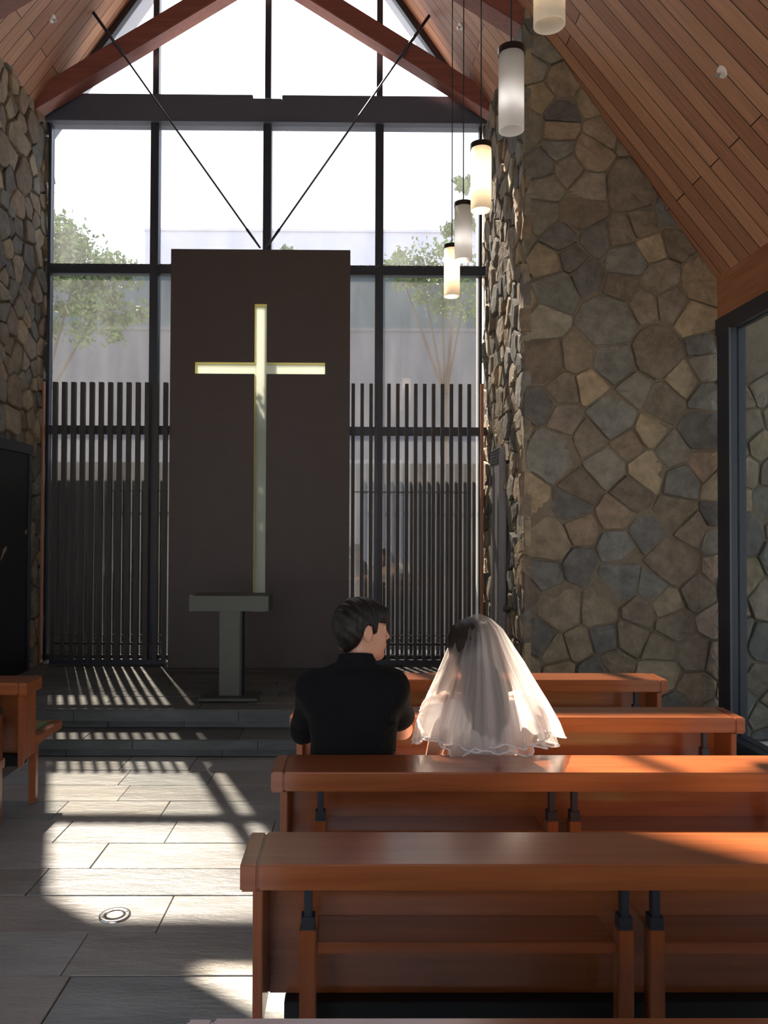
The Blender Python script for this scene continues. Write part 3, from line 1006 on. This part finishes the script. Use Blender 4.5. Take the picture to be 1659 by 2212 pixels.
def tree(label, x, y, h, crown, n, leaf, seed, mat):
    rnd = random.Random(seed)
    t = thing('tree', label, 'tree', (x, y, 0))
    mb = MB()
    mb.tube((x, y, -.05), (x + .1, y, h * .51), .11, .06, n=10)
    tips = []
    for c in crown:
        mb.tube((x + .1, y, h * .5), (x + c[0], y + c[1], c[2]), .035, .012, n=6)
    mb.build('trunk', M['bark'], t, smooth=True)
    mb = MB()
    clumps = []
    for c in crown:
        for _ in range(int(14 * c[3] ** 1.2) + 6):
            v = Vector((rnd.gauss(0, 1), rnd.gauss(0, 1), rnd.gauss(0, 1))).normalized() * c[3] * rnd.uniform(.35, 1.0)
            clumps.append((Vector((x + c[0], y + c[1], c[2])) + v, rnd.uniform(.18, .38) * min(1, c[3])))
    for _ in range(n):
        c, r = rnd.choice(clumps)
        p = c + Vector((rnd.gauss(0, 1), rnd.gauss(0, 1), rnd.gauss(0, .8))) * r * .55
        a = Vector((rnd.gauss(0, 1), rnd.gauss(0, 1), rnd.gauss(0, 1))).normalized()
        b = a.cross(Vector((rnd.gauss(0, 1), rnd.gauss(0, 1), rnd.gauss(0, 1)))).normalized()
        s = leaf * rnd.uniform(.6, 1.3)
        mb.add([p - a * s, p + b * s * .5, p + a * s, p - b * s * .5], [(0, 1, 2, 3)])
    mb.build('foliage', mat, t, fixn=False)
tree('leafy tree outside, filling the lower left of the clear window', -5.95, 14.5, 7.2, [(-.7, 0, 7.4, 1.15), (.1, 0, 6.9, 1.0), (.8, 0, 6.3, .85), (-.4, 0, 6.0, 1.2), (1.25, 0, 5.7, .75)], 16000, .06, 3, M['leaf'])
tree('slender tree outside, behind the hanging lamps on the right', 1.6, 14.6, 8.0, [(.0, 0, 6.5, .65), (-.8, 0, 6.5, .5), (.35, 0, 7.3, .35), (.45, 0, 8.1, .22), (-.3, 0, 6.0, .6), (.45, 0, 5.9, .7)], 4500, .05, 5, M['leaf'])
tree('small tree outside, rising behind the middle of the panel top', -1.5, 14.2, 7.0, [(-.3, 0, 6.1, .45), (.2, 0, 6.5, .25), (.3, 0, 5.9, .4)], 1200, .05, 8, M['leaf_b'])

def shrub(label, x0, x1, y0, y1, z1, n, leaf, seed, mat):
    rnd = random.Random(seed)
    t = thing('shrub', label, 'shrub', ((x0 + x1) / 2, (y0 + y1) / 2, 0))
    mb = MB()
    for i in range(9):
        bx, by = rnd.uniform(x0, x1), rnd.uniform(y0, y1)
        mb.tube(((x0 + x1) / 2, (y0 + y1) / 2, -.05), (bx, by, z1 * rnd.uniform(.6, .9)), .02, .008, n=6)
    mb.build('stem', M['bark'], t, smooth=True)
    mb = MB()
    for _ in range(n):
        p = Vector((rnd.uniform(x0, x1), rnd.uniform(y0, y1), z1 * rnd.random() ** .8 + .05))
        a = Vector((rnd.gauss(0, 1), rnd.gauss(0, 1), rnd.gauss(0, 1))).normalized()
        b = a.cross(Vector((rnd.gauss(0, 1), rnd.gauss(0, 1), rnd.gauss(0, 1)))).normalized()
        s = leaf * rnd.uniform(.6, 1.3)
        mb.add([p - a * s, p + b * s * .5, p + a * s, p - b * s * .5], [(0, 1, 2, 3)])
    mb.build('foliage', mat, t, fixn=False)
shrub('tall green shrub outside, added to shade the lower part of the cross', -1.75, -.55, 8.35, 8.75, 3.7, 9000, .055, 4, M['leaf'])  # added behind the panel to keep sun off the lower cross
# ------------------------------------------------------------ people: smooth-blended bodies meshed with surface nets
def V3(*p):
    return np.array(p, dtype=np.float32)
def smin(a, b, k):
    h = np.clip(0.5 + 0.5 * (b - a) / k, 0, 1)
    return b + (a - b) * h - k * h * (1 - h)
def smax(a, b, k):
    return -smin(-a, -b, k)
def cap(P, a, b, r0, r1=None):
    r1 = r0 if r1 is None else r1
    a, b = V3(*a), V3(*b)
    ba = b - a
    pa = P - a
    h = np.clip((pa @ ba) / max(float(ba @ ba), 1e-9), 0, 1)
    return np.linalg.norm(pa - h[:, None] * ba, axis=1) - (r0 + (r1 - r0) * h)
def ell(P, c, r, rot=None):
    q = P - V3(*c)
    if rot is not None:
        q = q @ rot
    r = V3(*r)
    k0 = np.linalg.norm(q / r, axis=1)
    k1 = np.linalg.norm(q / (r * r), axis=1)
    return k0 * (k0 - 1) / np.maximum(k1, 1e-6)

def nets(fn, lo, hi, h):
    """surface nets over a block-sparse grid; returns verts, quads"""
    lo = np.array(lo, dtype=np.float64)
    n = (np.ceil((np.array(hi) - lo) / h).astype(int) // 12 + 1) * 12 + 1
    D = np.full(n, 1.0, dtype=np.float32)
    B = 12
    cx = [np.arange(0, n[i] - 1, B) for i in range(3)]
    C = np.stack(np.meshgrid(*cx, indexing='ij'), -1).reshape(-1, 3)
    cen = (lo + (C + B / 2) * h).astype(np.float32)
    dc = fn(cen)
    rad = B * h * 0.87
    for (i, j, k), d in zip(C, dc):
        i1, j1, k1 = i + B + 1, j + B + 1, k + B + 1
        if abs(d) > rad * 1.5 + 0.012:
            if d < 0:
                blk = D[i:i1, j:j1, k:k1]
                blk[blk == 1.0] = -1.0
            continue
        g = np.stack(np.meshgrid(np.arange(i, i1), np.arange(j, j1), np.arange(k, k1), indexing='ij'), -1).reshape(-1, 3)
        D[i:i1, j:j1, k:k1] = fn((lo + g * h).astype(np.float32)).reshape(B + 1, B + 1, B + 1)
    S = D < 0
    c8 = [S[a:n[0] - 1 + a, b:n[1] - 1 + b, c:n[2] - 1 + c] for a in (0, 1) for b in (0, 1) for c in (0, 1)]
    cnt = sum(c.astype(np.int8) for c in c8)
    act = np.argwhere((cnt > 0) & (cnt < 8))
    idx = np.full(np.array(n) - 1, -1, dtype=np.int64)
    idx[tuple(act.T)] = np.arange(len(act))
    offs = [(a, b, c) for a in (0, 1) for b in (0, 1) for c in (0, 1)]
    val = np.stack([D[act[:, 0] + a, act[:, 1] + b, act[:, 2] + c] for a, b, c in offs], 1)
    acc = np.zeros((len(act), 3)); num = np.zeros(len(act))
    for e0 in range(8):
        for ax, st in ((0, 4), (1, 2), (2, 1)):
            if e0 & st:
                continue
            e1 = e0 | st
            v0, v1 = val[:, e0], val[:, e1]
            cr = (v0 < 0) != (v1 < 0)
            t = np.where(cr, v0 / np.where(cr, v0 - v1, 1), 0)
            t = np.clip(t, 0.02, 0.98)
            p = np.zeros((len(act), 3)) + np.array(offs[e0])
            p[:, ax] += t
            acc[cr] += p[cr]; num[cr] += 1
    V = lo + (act + acc / num[:, None]) * h
    F = []
    for ax in range(3):
        o1, o2 = [(1, 2), (2, 0), (0, 1)][ax]
        sl0 = [slice(None)] * 3; sl1 = [slice(None)] * 3
        sl0[ax] = slice(0, -1); sl1[ax] = slice(1, None)
        a, b = S[tuple(sl0)], S[tuple(sl1)]
        ed = np.argwhere(a != b)
        ok = (ed[:, o1] > 0) & (ed[:, o2] > 0) & (ed[:, o1] < n[o1] - 1) & (ed[:, o2] < n[o2] - 1)
        ed = ed[ok]
        ins = a[tuple(ed.T)]
        q = []
        for d1, d2 in ((0, 0), (-1, 0), (-1, -1), (0, -1)):
            e = ed.copy(); e[:, o1] += d1; e[:, o2] += d2
            q.append(idx[tuple(e.T)])
        q = np.stack(q, 1)
        q = np.where(ins[:, None], q, q[:, ::-1])
        F.append(q[(q >= 0).all(1)])
    return V, np.concatenate(F)

def net_obj(name, fn, lo, hi, h, mat, parent, smooth_it=0):
    V, F = nets(fn, lo, hi, h)
    o0 = origin(parent)
    me = bpy.data.meshes.new(name)
    V = V - np.array(o0)
    me.vertices.add(len(V)); me.vertices.foreach_set('co', V.astype(np.float32).ravel())
    me.loops.add(len(F) * 4); me.loops.foreach_set('vertex_index', F.astype(np.int32).ravel())
    me.polygons.add(len(F)); me.polygons.foreach_set('loop_start', np.arange(0, len(F) * 4, 4, dtype=np.int32))
    me.update(calc_edges=True)
    me.validate()
    me.polygons.foreach_set('use_smooth', np.ones(len(me.polygons), dtype=bool))
    me.materials.append(mat)
    o = bpy.data.objects.new(name, me)
    col.objects.link(o)
    o.parent = parent
    ORG[o.name] = o0
    if smooth_it:
        md = o.modifiers.new('smooth', 'SMOOTH'); md.iterations = smooth_it; md.factor = 0.5
    return o

def frame(yaw, pitch=0.0, roll=0.0):
    """columns: facing, side (left of head), up"""
    f = Vector((math.sin(yaw), math.cos(yaw), 0))
    m = Matrix.Rotation(0, 3, 'Z')
    up = Vector((0, 0, 1))
    s = up.cross(f)
    if pitch:
        q = Matrix.Rotation(pitch, 3, s)
        f, up = q @ f, q @ up
    if roll:
        q = Matrix.Rotation(roll, 3, f)
        s, up = q @ s, q @ up
    return np.array([f, s, up], dtype=np.float32).T

def head_sdf(L, female=False):
    """L: local points (facing, side, up), origin in the middle of the skull"""
    d = ell(L, (-.012, 0, .028), (.094, .074, .085))
    d = smin(d, ell(L, (.032, 0, -.028), (.056, .059, .078)), .03)
    d = smin(d, ell(L, (.040, 0, -.078), (.040, .043 if female else .047, .030)), .03)
    d = smin(d, ell(L, (.068, 0, -.096), (.018, .018, .014)), .02)
    for s in (-1, 1):
        d = smin(d, ell(L, (.055, s * .036, -.030), (.026, .022, .026)), .02)
        d = smax(d, -ell(L, (.098, s * .031, .004), (.014, .017, .011)), .012)
        d = smin(d, ell(L, (.076, s * .031, .002), (.012, .013, .012)), .003)
        d = smin(d, cap(L, (.086, s * .012, .022), (.074, s * .046, .021), .006), .012)
    d = smin(d, cap(L, (.086, 0, .012), (.104, 0, -.022), .006, .009), .012)
    for s in (-1, 1):
        d = smin(d, ell(L, (.094, s * .011, -.027), (.009, .007, .006)), .006)
    d = smin(d, cap(L, (.090, -.017, -.049), (.090, .017, -.049), .0052), .008)
    d = smin(d, cap(L, (.087, -.015, -.060), (.087, .015, -.060), .0058), .008)
    d = smax(d, -cap(L, (.098, -.020, -.0545), (.098, .020, -.0545), .0025), .003)
    for s in (-1, 1):
        e = ell(L, (-.006, s * .079, -.002), (.019, .010, .032))
        e = smin(e, ell(L, (-.002, s * .076, -.028), (.010, .008, .010)), .006)
        e = smax(e, -ell(L, (.000, s * .090, .002), (.010, .009, .019)), .004)
        d = smin(d, e, .006)
    return d

def hand_sdf(P, wrist, dirv, palmn, side, curl=0.5, s=1.0):
    """palm with five separate fingers; dirv along the hand, palmn out of the palm, thumb on the side given by side"""
    d0 = Vector(dirv).normalized(); pn = Vector(palmn); pn = (pn - d0 * pn.dot(d0)).normalized()
    sd = d0.cross(pn) * side
    w = Vector(wrist)
    def pt(a, b, c):
        q = w + d0 * (a * s) + sd * (b * s) + pn * (c * s)
        return (q.x, q.y, q.z)
    d = cap(P, pt(0, 0, 0), pt(.03, 0, 0), .026 * s, .026 * s)
    for b in (-.026, -.009, .009, .026):
        d = smin(d, cap(P, pt(.02, b * .6, 0), pt(.082, b, -.002), .015 * s, .0125 * s), .010)
    d = smin(d, cap(P, pt(.02, .022, .006), pt(.045, .030, .012), .017 * s, .014 * s), .012)
    for b, L in ((.027, .070), (.009, .080), (-.009, .074), (-.026, .058)):
        a, c = .084, -.001
        ang = 0.15
        p = pt(a, b, c)
        r = .0092 * s
        for seg, kk in ((.45, .55), (.31, 1.0), (.24, .7)):
            ang += curl * kk
            a += math.cos(ang) * L * seg; c += math.sin(ang) * L * seg
            q = pt(a, b * 1.05, c)
            d = np.minimum(smin(d, cap(P, p, q, r, r * .9), .004), 9)
            p = q; r *= .92
    p = pt(.035, .034, .010); q = pt(.062, .056, .020); e = pt(.090, .058, .030)
    d = smin(d, cap(P, p, q, .0125 * s, .0105 * s), .006)
    d = smin(d, cap(P, q, e, .0105 * s, .0085 * s), .004)
    return d

skin_m, nt, bs, out = new_mat('skin')
bs.inputs['Base Color'].default_value = (0.62, 0.32, 0.22, 1)
bs.inputs['Roughness'].default_value = 0.45
bs.inputs['Subsurface Weight'].default_value = 0.25
bs.inputs['Subsurface Radius'].default_value = (0.02, 0.008, 0.004)
tc = N(nt, 'ShaderNodeTexCoord'); no_ = N(nt, 'ShaderNodeTexNoise', Scale=60.0, Detail=4.0)
nt.links.new(tc.outputs['Object'], no_.inputs['Vector'])
bp_ = N(nt, 'ShaderNodeBump', Strength=0.08, Distance=0.002)
nt.links.new(no_.outputs['Fac'], bp_.inputs['Height']); nt.links.new(bp_.outputs['Normal'], bs.inputs['Normal'])

def hair_mat(name, c):
    m, nt, b, out = new_mat(name)
    b.inputs['Base Color'].default_value = c + (1,)
    b.inputs['Roughness'].default_value = 0.5
    b.inputs['Specular IOR Level'].default_value = 0.3
    tc = N(nt, 'ShaderNodeTexCoord')
    mp = N(nt, 'ShaderNodeMapping'); mp.inputs['Scale'].default_value = (120, 120, 14)
    n = N(nt, 'ShaderNodeTexNoise', Scale=1.5, Detail=5.0)
    nt.links.new(tc.outputs['Object'], mp.inputs['Vector']); nt.links.new(mp.outputs['Vector'], n.inputs['Vector'])
    bp = N(nt, 'ShaderNodeBump', Strength=0.5, Distance=0.003)
    nt.links.new(n.outputs['Fac'], bp.inputs['Height']); nt.links.new(bp.outputs['Normal'], b.inputs['Normal'])
    return m
M['hair_black'] = hair_mat('black hair', (0.012, 0.009, 0.008))
M['hair_brown'] = hair_mat('dark brown hair', (0.022, 0.013, 0.010))
M['shirt'] = plain('black shirt cloth', (0.007, 0.007, 0.009), 0.9, spec=0.15, bump=0.2, scale=70, var=0.25)
M['trousers'] = plain('charcoal trousers', (0.03, 0.03, 0.034), 0.9, bump=0.2, scale=90, var=0.2)
M['shoe'] = plain('black leather', (0.015, 0.014, 0.013), 0.35)
M['dress'] = sheer('white satin and lace', (0.92, 0.89, 0.87), 0.0, 0.5)
M['tulle'] = sheer('white tulle', (0.93, 0.92, 0.93), 0.64, 0.88)
M['ribbon'] = sheer('white satin ribbon', (0.93, 0.93, 0.95), 0.10, 0.5)
M['brow'] = plain('dark eyebrow hair', (0.02, 0.014, 0.012), 0.8)

# ---- man
hx, hy = 0.0, 3.09
man = thing('person', 'person in black shirt with short black hair, seated on the left, face turned right', 'person', (hx, hy, 0))
HM = (0.036, 3.075, 1.212)
RM = frame(R(72), R(2), R(-3))
def man_local(P):
    return (P - V3(*HM)) @ RM
SH = {s: (s * .152, 3.055, .998) for s in (-1, 1)}
EL = {s: (s * .198, 3.205, .80) for s in (-1, 1)}
WR = {-1: (-.075, 3.43, .815), 1: (.09, 3.44, .820)}
def man_torso(P, g=0.0):
    d = ell(P, (0, 3.085, .56), (.165 + g, .115 + g, .12 + g))
    d = smin(d, ell(P, (0, 3.065, .73), (.152 + g, .105 + g, .16 + g)), .06)
    d = smin(d, ell(P, (0, 3.045, .885), (.163 + g, .112 + g, .155 + g)), .06)
    d = smin(d, cap(P, (-.125, 3.045, .980), (.125, 3.045, .980), .060 + g), .05)
    d = smin(d, cap(P, (-.055, 3.05, 1.040), (.055, 3.05, 1.040), .044 + g), .05)
    return d
def man_uarm(P, s, g=0.0, t=1.0):
    a, b = V3(*SH[s]), V3(*EL[s])
    e = a + (b - a) * t
    return smin(cap(P, tuple(a), tuple(a), .056 + g), cap(P, tuple(a), tuple(e), .050 + g, .050 - .010 * t + g), .02)
def man_body(P):
    d = man_torso(P)
    nk = cap(P, (0.012, 3.050, 1.03), (0.030, 3.060, 1.165), .049, .049)
    d = smin(d, nk, .03)
    d = smin(d, head_sdf(man_local(P)), .016)
    for s in (-1, 1):
        d = smin(d, man_uarm(P, s), .03)
        d = smin(d, cap(P, EL[s], WR[s], .040, .027), .015)
        wr = Vector(WR[s]); dr = (wr - Vector(EL[s])).normalized()
        dd = Vector((-s * .45, .9, -.03))
        d = smin(d, hand_sdf(P, WR[s], dd, (0, 0, -1), -s if s > 0 else 1, .22), .012)
        hp, kn, an = (s * .09, 3.10, .535), (s * .115, 3.40, .525), (s * .115, 3.36, .10)
        d = smin(d, cap(P, hp, kn, .082, .058), .04)
        d = smin(d, cap(P, kn, an, .054, .038), .02)
    return d
net_obj('body', man_body, (-.33, 2.90, .04), (.33, 3.68, 1.36), .0045, skin_m, man, 1)
def folds(P, f=38, a=.0035):
    return a * (np.sin(P[:, 0] * f + np.sin(P[:, 2] * 21) * 1.7 + P[:, 1] * 11) * np.sin(P[:, 2] * 27 + P[:, 0] * 13))
def man_shirt(P):
    d = man_torso(P, .011)
    for s in (-1, 1):
        d = smin(d, man_uarm(P, s, .012, .62 if s > 0 else .98), .035)
        a, b = V3(*SH[s]), V3(*EL[s])
        e0, e1 = a + (b - a) * (.60 if s > 0 else .95), a + (b - a) * (.66 if s > 0 else 1.0)
        d = smin(d, cap(P, tuple(e0), tuple(e1), .060, .061), .006)
    # creases from the right armpit
    for z, k in ((.90, 1), (.865, 1), (.83, -1), (.80, -1)):
        d = smin(d, cap(P, (.09, 2.950, z - .02), (.16, 2.972, z + .02 * k), .004), .02)
    d = d + folds(P)
    neck = cap(P, (0.012, 3.050, 1.06), (0.022, 3.056, 1.22), .053, .053)
    d = smax(d, -neck, .006)
    d = smax(d, P[:, 2] - 1.105, .01)
    # collar: a band around the neck, its fold standing off
    q = P - V3(0.012, 3.050, 0)
    rr = np.sqrt((q[:, 0] / 1.08) ** 2 + q[:, 1] ** 2)
    zc_ = P[:, 2] - .30 * q[:, 1] * -1.0
    band = np.maximum(np.abs(rr - (.063 - (P[:, 2] - 1.09) * .12)) - .0045, np.abs(P[:, 2] - 1.088 + q[:, 1] * .28) - .038)
    fold = np.maximum(np.abs(rr - (.071 - (P[:, 2] - 1.09) * .35)) - .003, np.abs(P[:, 2] - 1.085 + q[:, 1] * .28) - .030)
    d = smin(d, np.minimum(band, fold), .006)
    return np.maximum(d, .47 - P[:, 2])
net_obj('shirt', man_shirt, (-.33, 2.88, .45), (.33, 3.36, 1.16), .0045, M['shirt'], man, 1)
def man_pants(P):
    d = ell(P, (0, 3.09, .55), (.178, .125, .115))
    for s in (-1, 1):
        hp, kn, an = (s * .09, 3.10, .54), (s * .115, 3.41, .525), (s * .115, 3.365, .12)
        d = smin(d, cap(P, hp, kn, .090, .069), .03)
        d = smin(d, cap(P, kn, an, .066, .058), .02)
    d = smax(d, P[:, 2] - .64, .01)
    d = d + folds(P, 30, .003)
    return np.maximum(np.maximum(d, .085 - P[:, 2]), .4505 - P[:, 2] - 10 * np.maximum(P[:, 1] - 3.30, 0))
net_obj('trousers', man_pants, (-.24, 2.90, .06), (.24, 3.54, .70), .006, M['trousers'], man, 1)
for s in (-1, 1):
    def shoe(P, s=s):
        d = smin(ell(P, (s * .118, 3.405, .040), (.043, .10, .048)), ell(P, (s * .115, 3.345, .055), (.036, .045, .058)), .03)
        return np.maximum(d, .002 - P[:, 2])
    net_obj('shoe', shoe, (s * .118 - .07, 3.26, -.02), (s * .118 + .07, 3.60, .14), .005, M['shoe'], man)
def man_hair(P):
    L = man_local(P)
    f, sd, u = L[:, 0], np.abs(L[:, 1]), L[:, 2]
    d = ell(L, (-.015, 0, .033), (.108, .086, .100))
    d = smin(d, ell(L, (-.045, 0, -.010), (.067, .070, .078)), .03)
    d = smin(d, ell(L, (.062, 0, .066), (.045, .062, .034)), .03)
    strand = .0012 * np.sin(L[:, 1] * 150 + f * 260 + np.sin(u * 60) * 1.0) + .0010 * np.sin(f * 120 + u * 150) - .003 * np.clip(np.sin(f * 70 + L[:, 1] * 30), 0, 1) * np.clip((u - .08) * 30, 0, 1)
    line = np.interp(f, [-.12, -.06, -.035, -.020, -.012, .012, .022, .034, .040, .075, .11], [-.088, -.080, -.040, -.004, .026, .028, -.012, -.006, .040, .036, .030])
    line = line + .004 * np.sin(f * 330 + L[:, 1] * 120)
    cut = (line - u) * .75
    d = smax(d + strand, cut, .006)
    return d
net_obj('hair', man_hair, (HM[0] - .14, HM[1] - .15, HM[2] - .14), (HM[0] + .16, HM[1] + .15, HM[2] + .17), .003, M['hair_black'], man)
mb = MB()
RMm = Matrix([list(map(float, r)) for r in RM])
for s in (-1, 1):
    a, b = RMm @ Vector((.093, s * .018, .026)) + Vector(HM), RMm @ Vector((.081, s * .046, .026)) + Vector(HM)
    mb.tube(a, b, .0035, .002, n=8)
mb.build('eyebrows', M['brow'], man, smooth=True)

# ---- bride
bx_, by_ = 0.50, 3.09
bride = thing('person', 'person in white dress and sheer short veil over long dark hair, seated on the right', 'person', (bx_, by_, 0))
HB = (0.452, 3.10, 1.135)
RB = frame(R(-24), R(4), R(2))
BS = {s: (bx_ + s * .140, 3.06, .945) for s in (-1, 1)}
BE = {s: (bx_ + s * .185, 3.13, .690) for s in (-1, 1)}
BW = {s: (bx_ + s * .060, 3.30, .640) for s in (-1, 1)}
def bride_torso(P, g=0.0):
    d = ell(P, (bx_, 3.10, .56), (.165 + g, .115 + g, .12 + g))
    d = smin(d, ell(P, (bx_, 3.085, .70), (.122 + g, .090 + g, .13 + g)), .05)
    d = smin(d, ell(P, (bx_, 3.065, .85), (.138 + g, .095 + g, .13 + g)), .05)
    d = smin(d, cap(P, (bx_ - .11, 3.055, .925), (bx_ + .11, 3.055, .925), .045 + g), .05)
    for s in (-1, 1):
        d = smin(d, ell(P, (bx_ + s * .065, 3.14, .855), (.055 + g, .05 + g, .055 + g)), .03)
    return d
def bride_body(P):
    d = bride_torso(P)
    d = smin(d, cap(P, (bx_, 3.055, .96), (HB[0] + .008, 3.09, 1.09), .044, .042), .03)
    d = smin(d, head_sdf(((P - V3(*HB)) @ RB) / .95, True) * .95, .014)
    for s in (-1, 1):
        d = smin(d, cap(P, BS[s], BE[s], .040, .032), .03)
        d = smin(d, cap(P, BE[s], BW[s], .031, .021), .012)
        d = smin(d, hand_sdf(P, BW[s], (-s * .55, .75, -.25), (0, -.2, -1), -s if s > 0 else 1, .35, .88), .010)
        hp, kn, an = (bx_ + s * .085, 3.10, .535), (bx_ + s * .085, 3.40, .52), (bx_ + s * .085, 3.42, .09)
        d = smin(d, cap(P, hp, kn, .078, .050), .04)
        d = smin(d, cap(P, kn, an, .047, .033), .02)
        d = smin(d, cap(P, (bx_ + s * .085, 3.42, .06), (bx_ + s * .09, 3.50, .035), .035, .028), .02)
    return d
net_obj('body', bride_body, (.20, 2.92, .0), (.80, 3.62, 1.30), .005, skin_m, bride, 1)
def bride_dress(P):
    d = bride_torso(P, .010)
    q = P - V3(bx_, 3.06, 0)
    d = smax(d, P[:, 2] - (.955 + .35 * np.abs(q[:, 0]) * 0 - .55 * np.clip(q[:, 1], -.02, .1)), .012)
    for s in (-1, 1):
        a, b = V3(*BS[s]), V3(*BE[s])
        c = a + (b - a) * .20
        pf = ell(P, (float(c[0]) + s * .022, float(c[1]), float(c[2]) - .008), (.070, .068, .080))
        ang = np.arctan2(P[:, 1] - c[1], P[:, 2] - c[2])
        pf = pf + .005 * np.sin(ang * 9 + P[:, 0] * 20)
        d = smin(d, pf, .02)
        e = a + (b - a) * .52
        d = smin(d, cap(P, tuple(c), tuple(e), .056, .043), .02)
    for s in (-1, 0, 1):
        hp, kn, an = (bx_ + s * .085, 3.10, .535), (bx_ + s * .095, 3.37, .51), (bx_ + s * .105, 3.37, .07)
        d = smin(d, cap(P, hp, kn, .098, .092), .05)
        d = smin(d, cap(P, kn, an, .088, .105), .04)
    th = np.arctan2(P[:, 1] - 3.3, P[:, 0] - bx_)
    d = d + .004 * np.sin(th * 26) * np.clip((.62 - P[:, 2]) * 4, 0, 1) + folds(P, 34, .002)
    return np.maximum(np.maximum(d, .004 - P[:, 2]), .4505 - P[:, 2] - 10 * np.maximum(P[:, 1] - 3.30, 0))
net_obj('dress', bride_dress, (.18, 2.92, -.02), (.82, 3.56, 1.06), .006, M['dress'], bride, 1)
def bride_hair(P):
    L = ((P - V3(*HB)) @ RB) / .95
    f, u = L[:, 0], L[:, 2]
    d = ell(L, (-.014, 0, .034), (.110, .088, .098))
    line = np.interp(f, [-.12, -.02, .02, .05, .09], [-.2, -.2, -.06, .03, .062])
    d = smax(d, (line - u) * .7, .006)
    # long hair down the back
    fall = cap(P, (HB[0] + .01, 3.06, 1.14), (HB[0] + .045, 3.02, .98), .070, .054)
    fall = smin(fall, ell(P, (HB[0] + .058, 2.985, .92), (.076, .026, .15)), .06)
    fall = smin(fall, ell(P, (HB[0] + .048, 3.000, .97), (.070, .038, .12)), .05)
    lock = cap(P, (HB[0] - .075, 3.11, 1.08), (HB[0] - .118, 3.10, .92), .022, .012)
    d = smin(d, smin(fall, lock, .03), .04)
    return d + .0012 * np.sin(P[:, 0] * 190 + np.sin(P[:, 2] * 25) * 2) + .001 * np.sin(P[:, 0] * 90 + P[:, 2] * 30)
net_obj('hair', bride_hair, (HB[0] - .18, 2.88, .60), (HB[0] + .18, 3.24, 1.29), .0045, M['hair_brown'], bride)
rnd = random.Random(6)
mb = MB()
for i in range(46):
    p = Vector((HB[0] - .07 + rnd.uniform(-.02, .02), 3.07 + rnd.uniform(-.03, .05), 1.06 + rnd.uniform(-.06, .03)))
    e = p + Vector((rnd.uniform(-.10, -.02), rnd.uniform(-.02, .05), rnd.uniform(-.16, -.08)))
    m_ = (p + e) / 2 + Vector((rnd.uniform(-.02, .01), 0, rnd.uniform(-.01, .02)))
    mb.tube(p, m_, .0007, n=4, caps=False); mb.tube(m_, e, .0007, .0004, n=4, caps=False)
mb.build('loose_strands', plain('sunlit brown strands', (0.10, 0.035, 0.018), 0.5), bride, fixn=False)

# veil: two gathered tiers of tulle from a comb at the crown
def veil_tier(zh, spread, phase, name, open_a, off):
    nu, nt_ = 260, 90
    ts = np.linspace(0, 1, nt_)
    zt = 1.278 + off * .3
    me_v, fs, hem = [], [], []
    zk = [0, .05, .14, .30, .50, .72, .88, 1.0]
    hwx = [.000, .045, .078, .112, .158, .212, .245, .258]
    hwy = [.000, .060, .105, .145, .168, .180, .188, .195]
    for j, t in enumerate(ts):
        rx_, ry_ = np.interp(t, zk, hwx) * spread + off * min(1, t * 8), np.interp(t, zk, hwy) + off * min(1, t * 8)
        amp = .015 * min(1, t * 2.5) + .016 * t ** 2.2
        cxx = .490 + (.513 - .490) * t
        for i in range(nu + 1):
            a = -open_a + 2 * open_a * i / nu
            w = math.sin(a * 9 + phase) * .55 + math.sin(a * 17 + phase * 2.3) * .4 + math.sin(a * 4.3 + 1.3 * phase) * .5 + math.sin(a * 29 + phase * 3.1) * .28
            r = 1 + 0
            hz = .014 * math.sin(a * 6 + phase) + .010 * math.sin(a * 11 + 2 * phase)
            z = zt - (zt - zh - hz) * (t ** 1.02) - .0
            x = cxx + math.sin(a) * (rx_ + amp * w)
            y = 3.085 - math.cos(a) * (ry_ + amp * w * .9) + .02 * (1 - t)
            me_v.append((x, y, z))
            if j == nt_ - 1:
                hem.append((x, y, z))
    for j in range(nt_ - 1):
        for i in range(nu):
            k_ = j * (nu + 1) + i
            fs.append((k_, k_ + 1, k_ + nu + 2, k_ + nu + 1))
    mb = MB(); mb.add(me_v, fs)
    v = mb.build(name, M['tulle'], bride, smooth=True, fixn=False)
    cu = MB()
    for p, q in zip(hem[:-1], hem[1:]):
        cu.tube(p, q, .0032, n=6, caps=False)
    r_ = cu.build('ribbon_edge', M['ribbon'], v, smooth=True, fixn=False)
    return v
veil_tier(.812, 1.0, .4, 'veil', R(112), .010)
veil_tier(.792, .93, 2.1, 'veil', R(100), .0)
mb = MB(); mb.bar((.47, 3.055, 1.248), (.515, 3.055, 1.250), .012, .008); mb.build('comb', M['white'], bride)
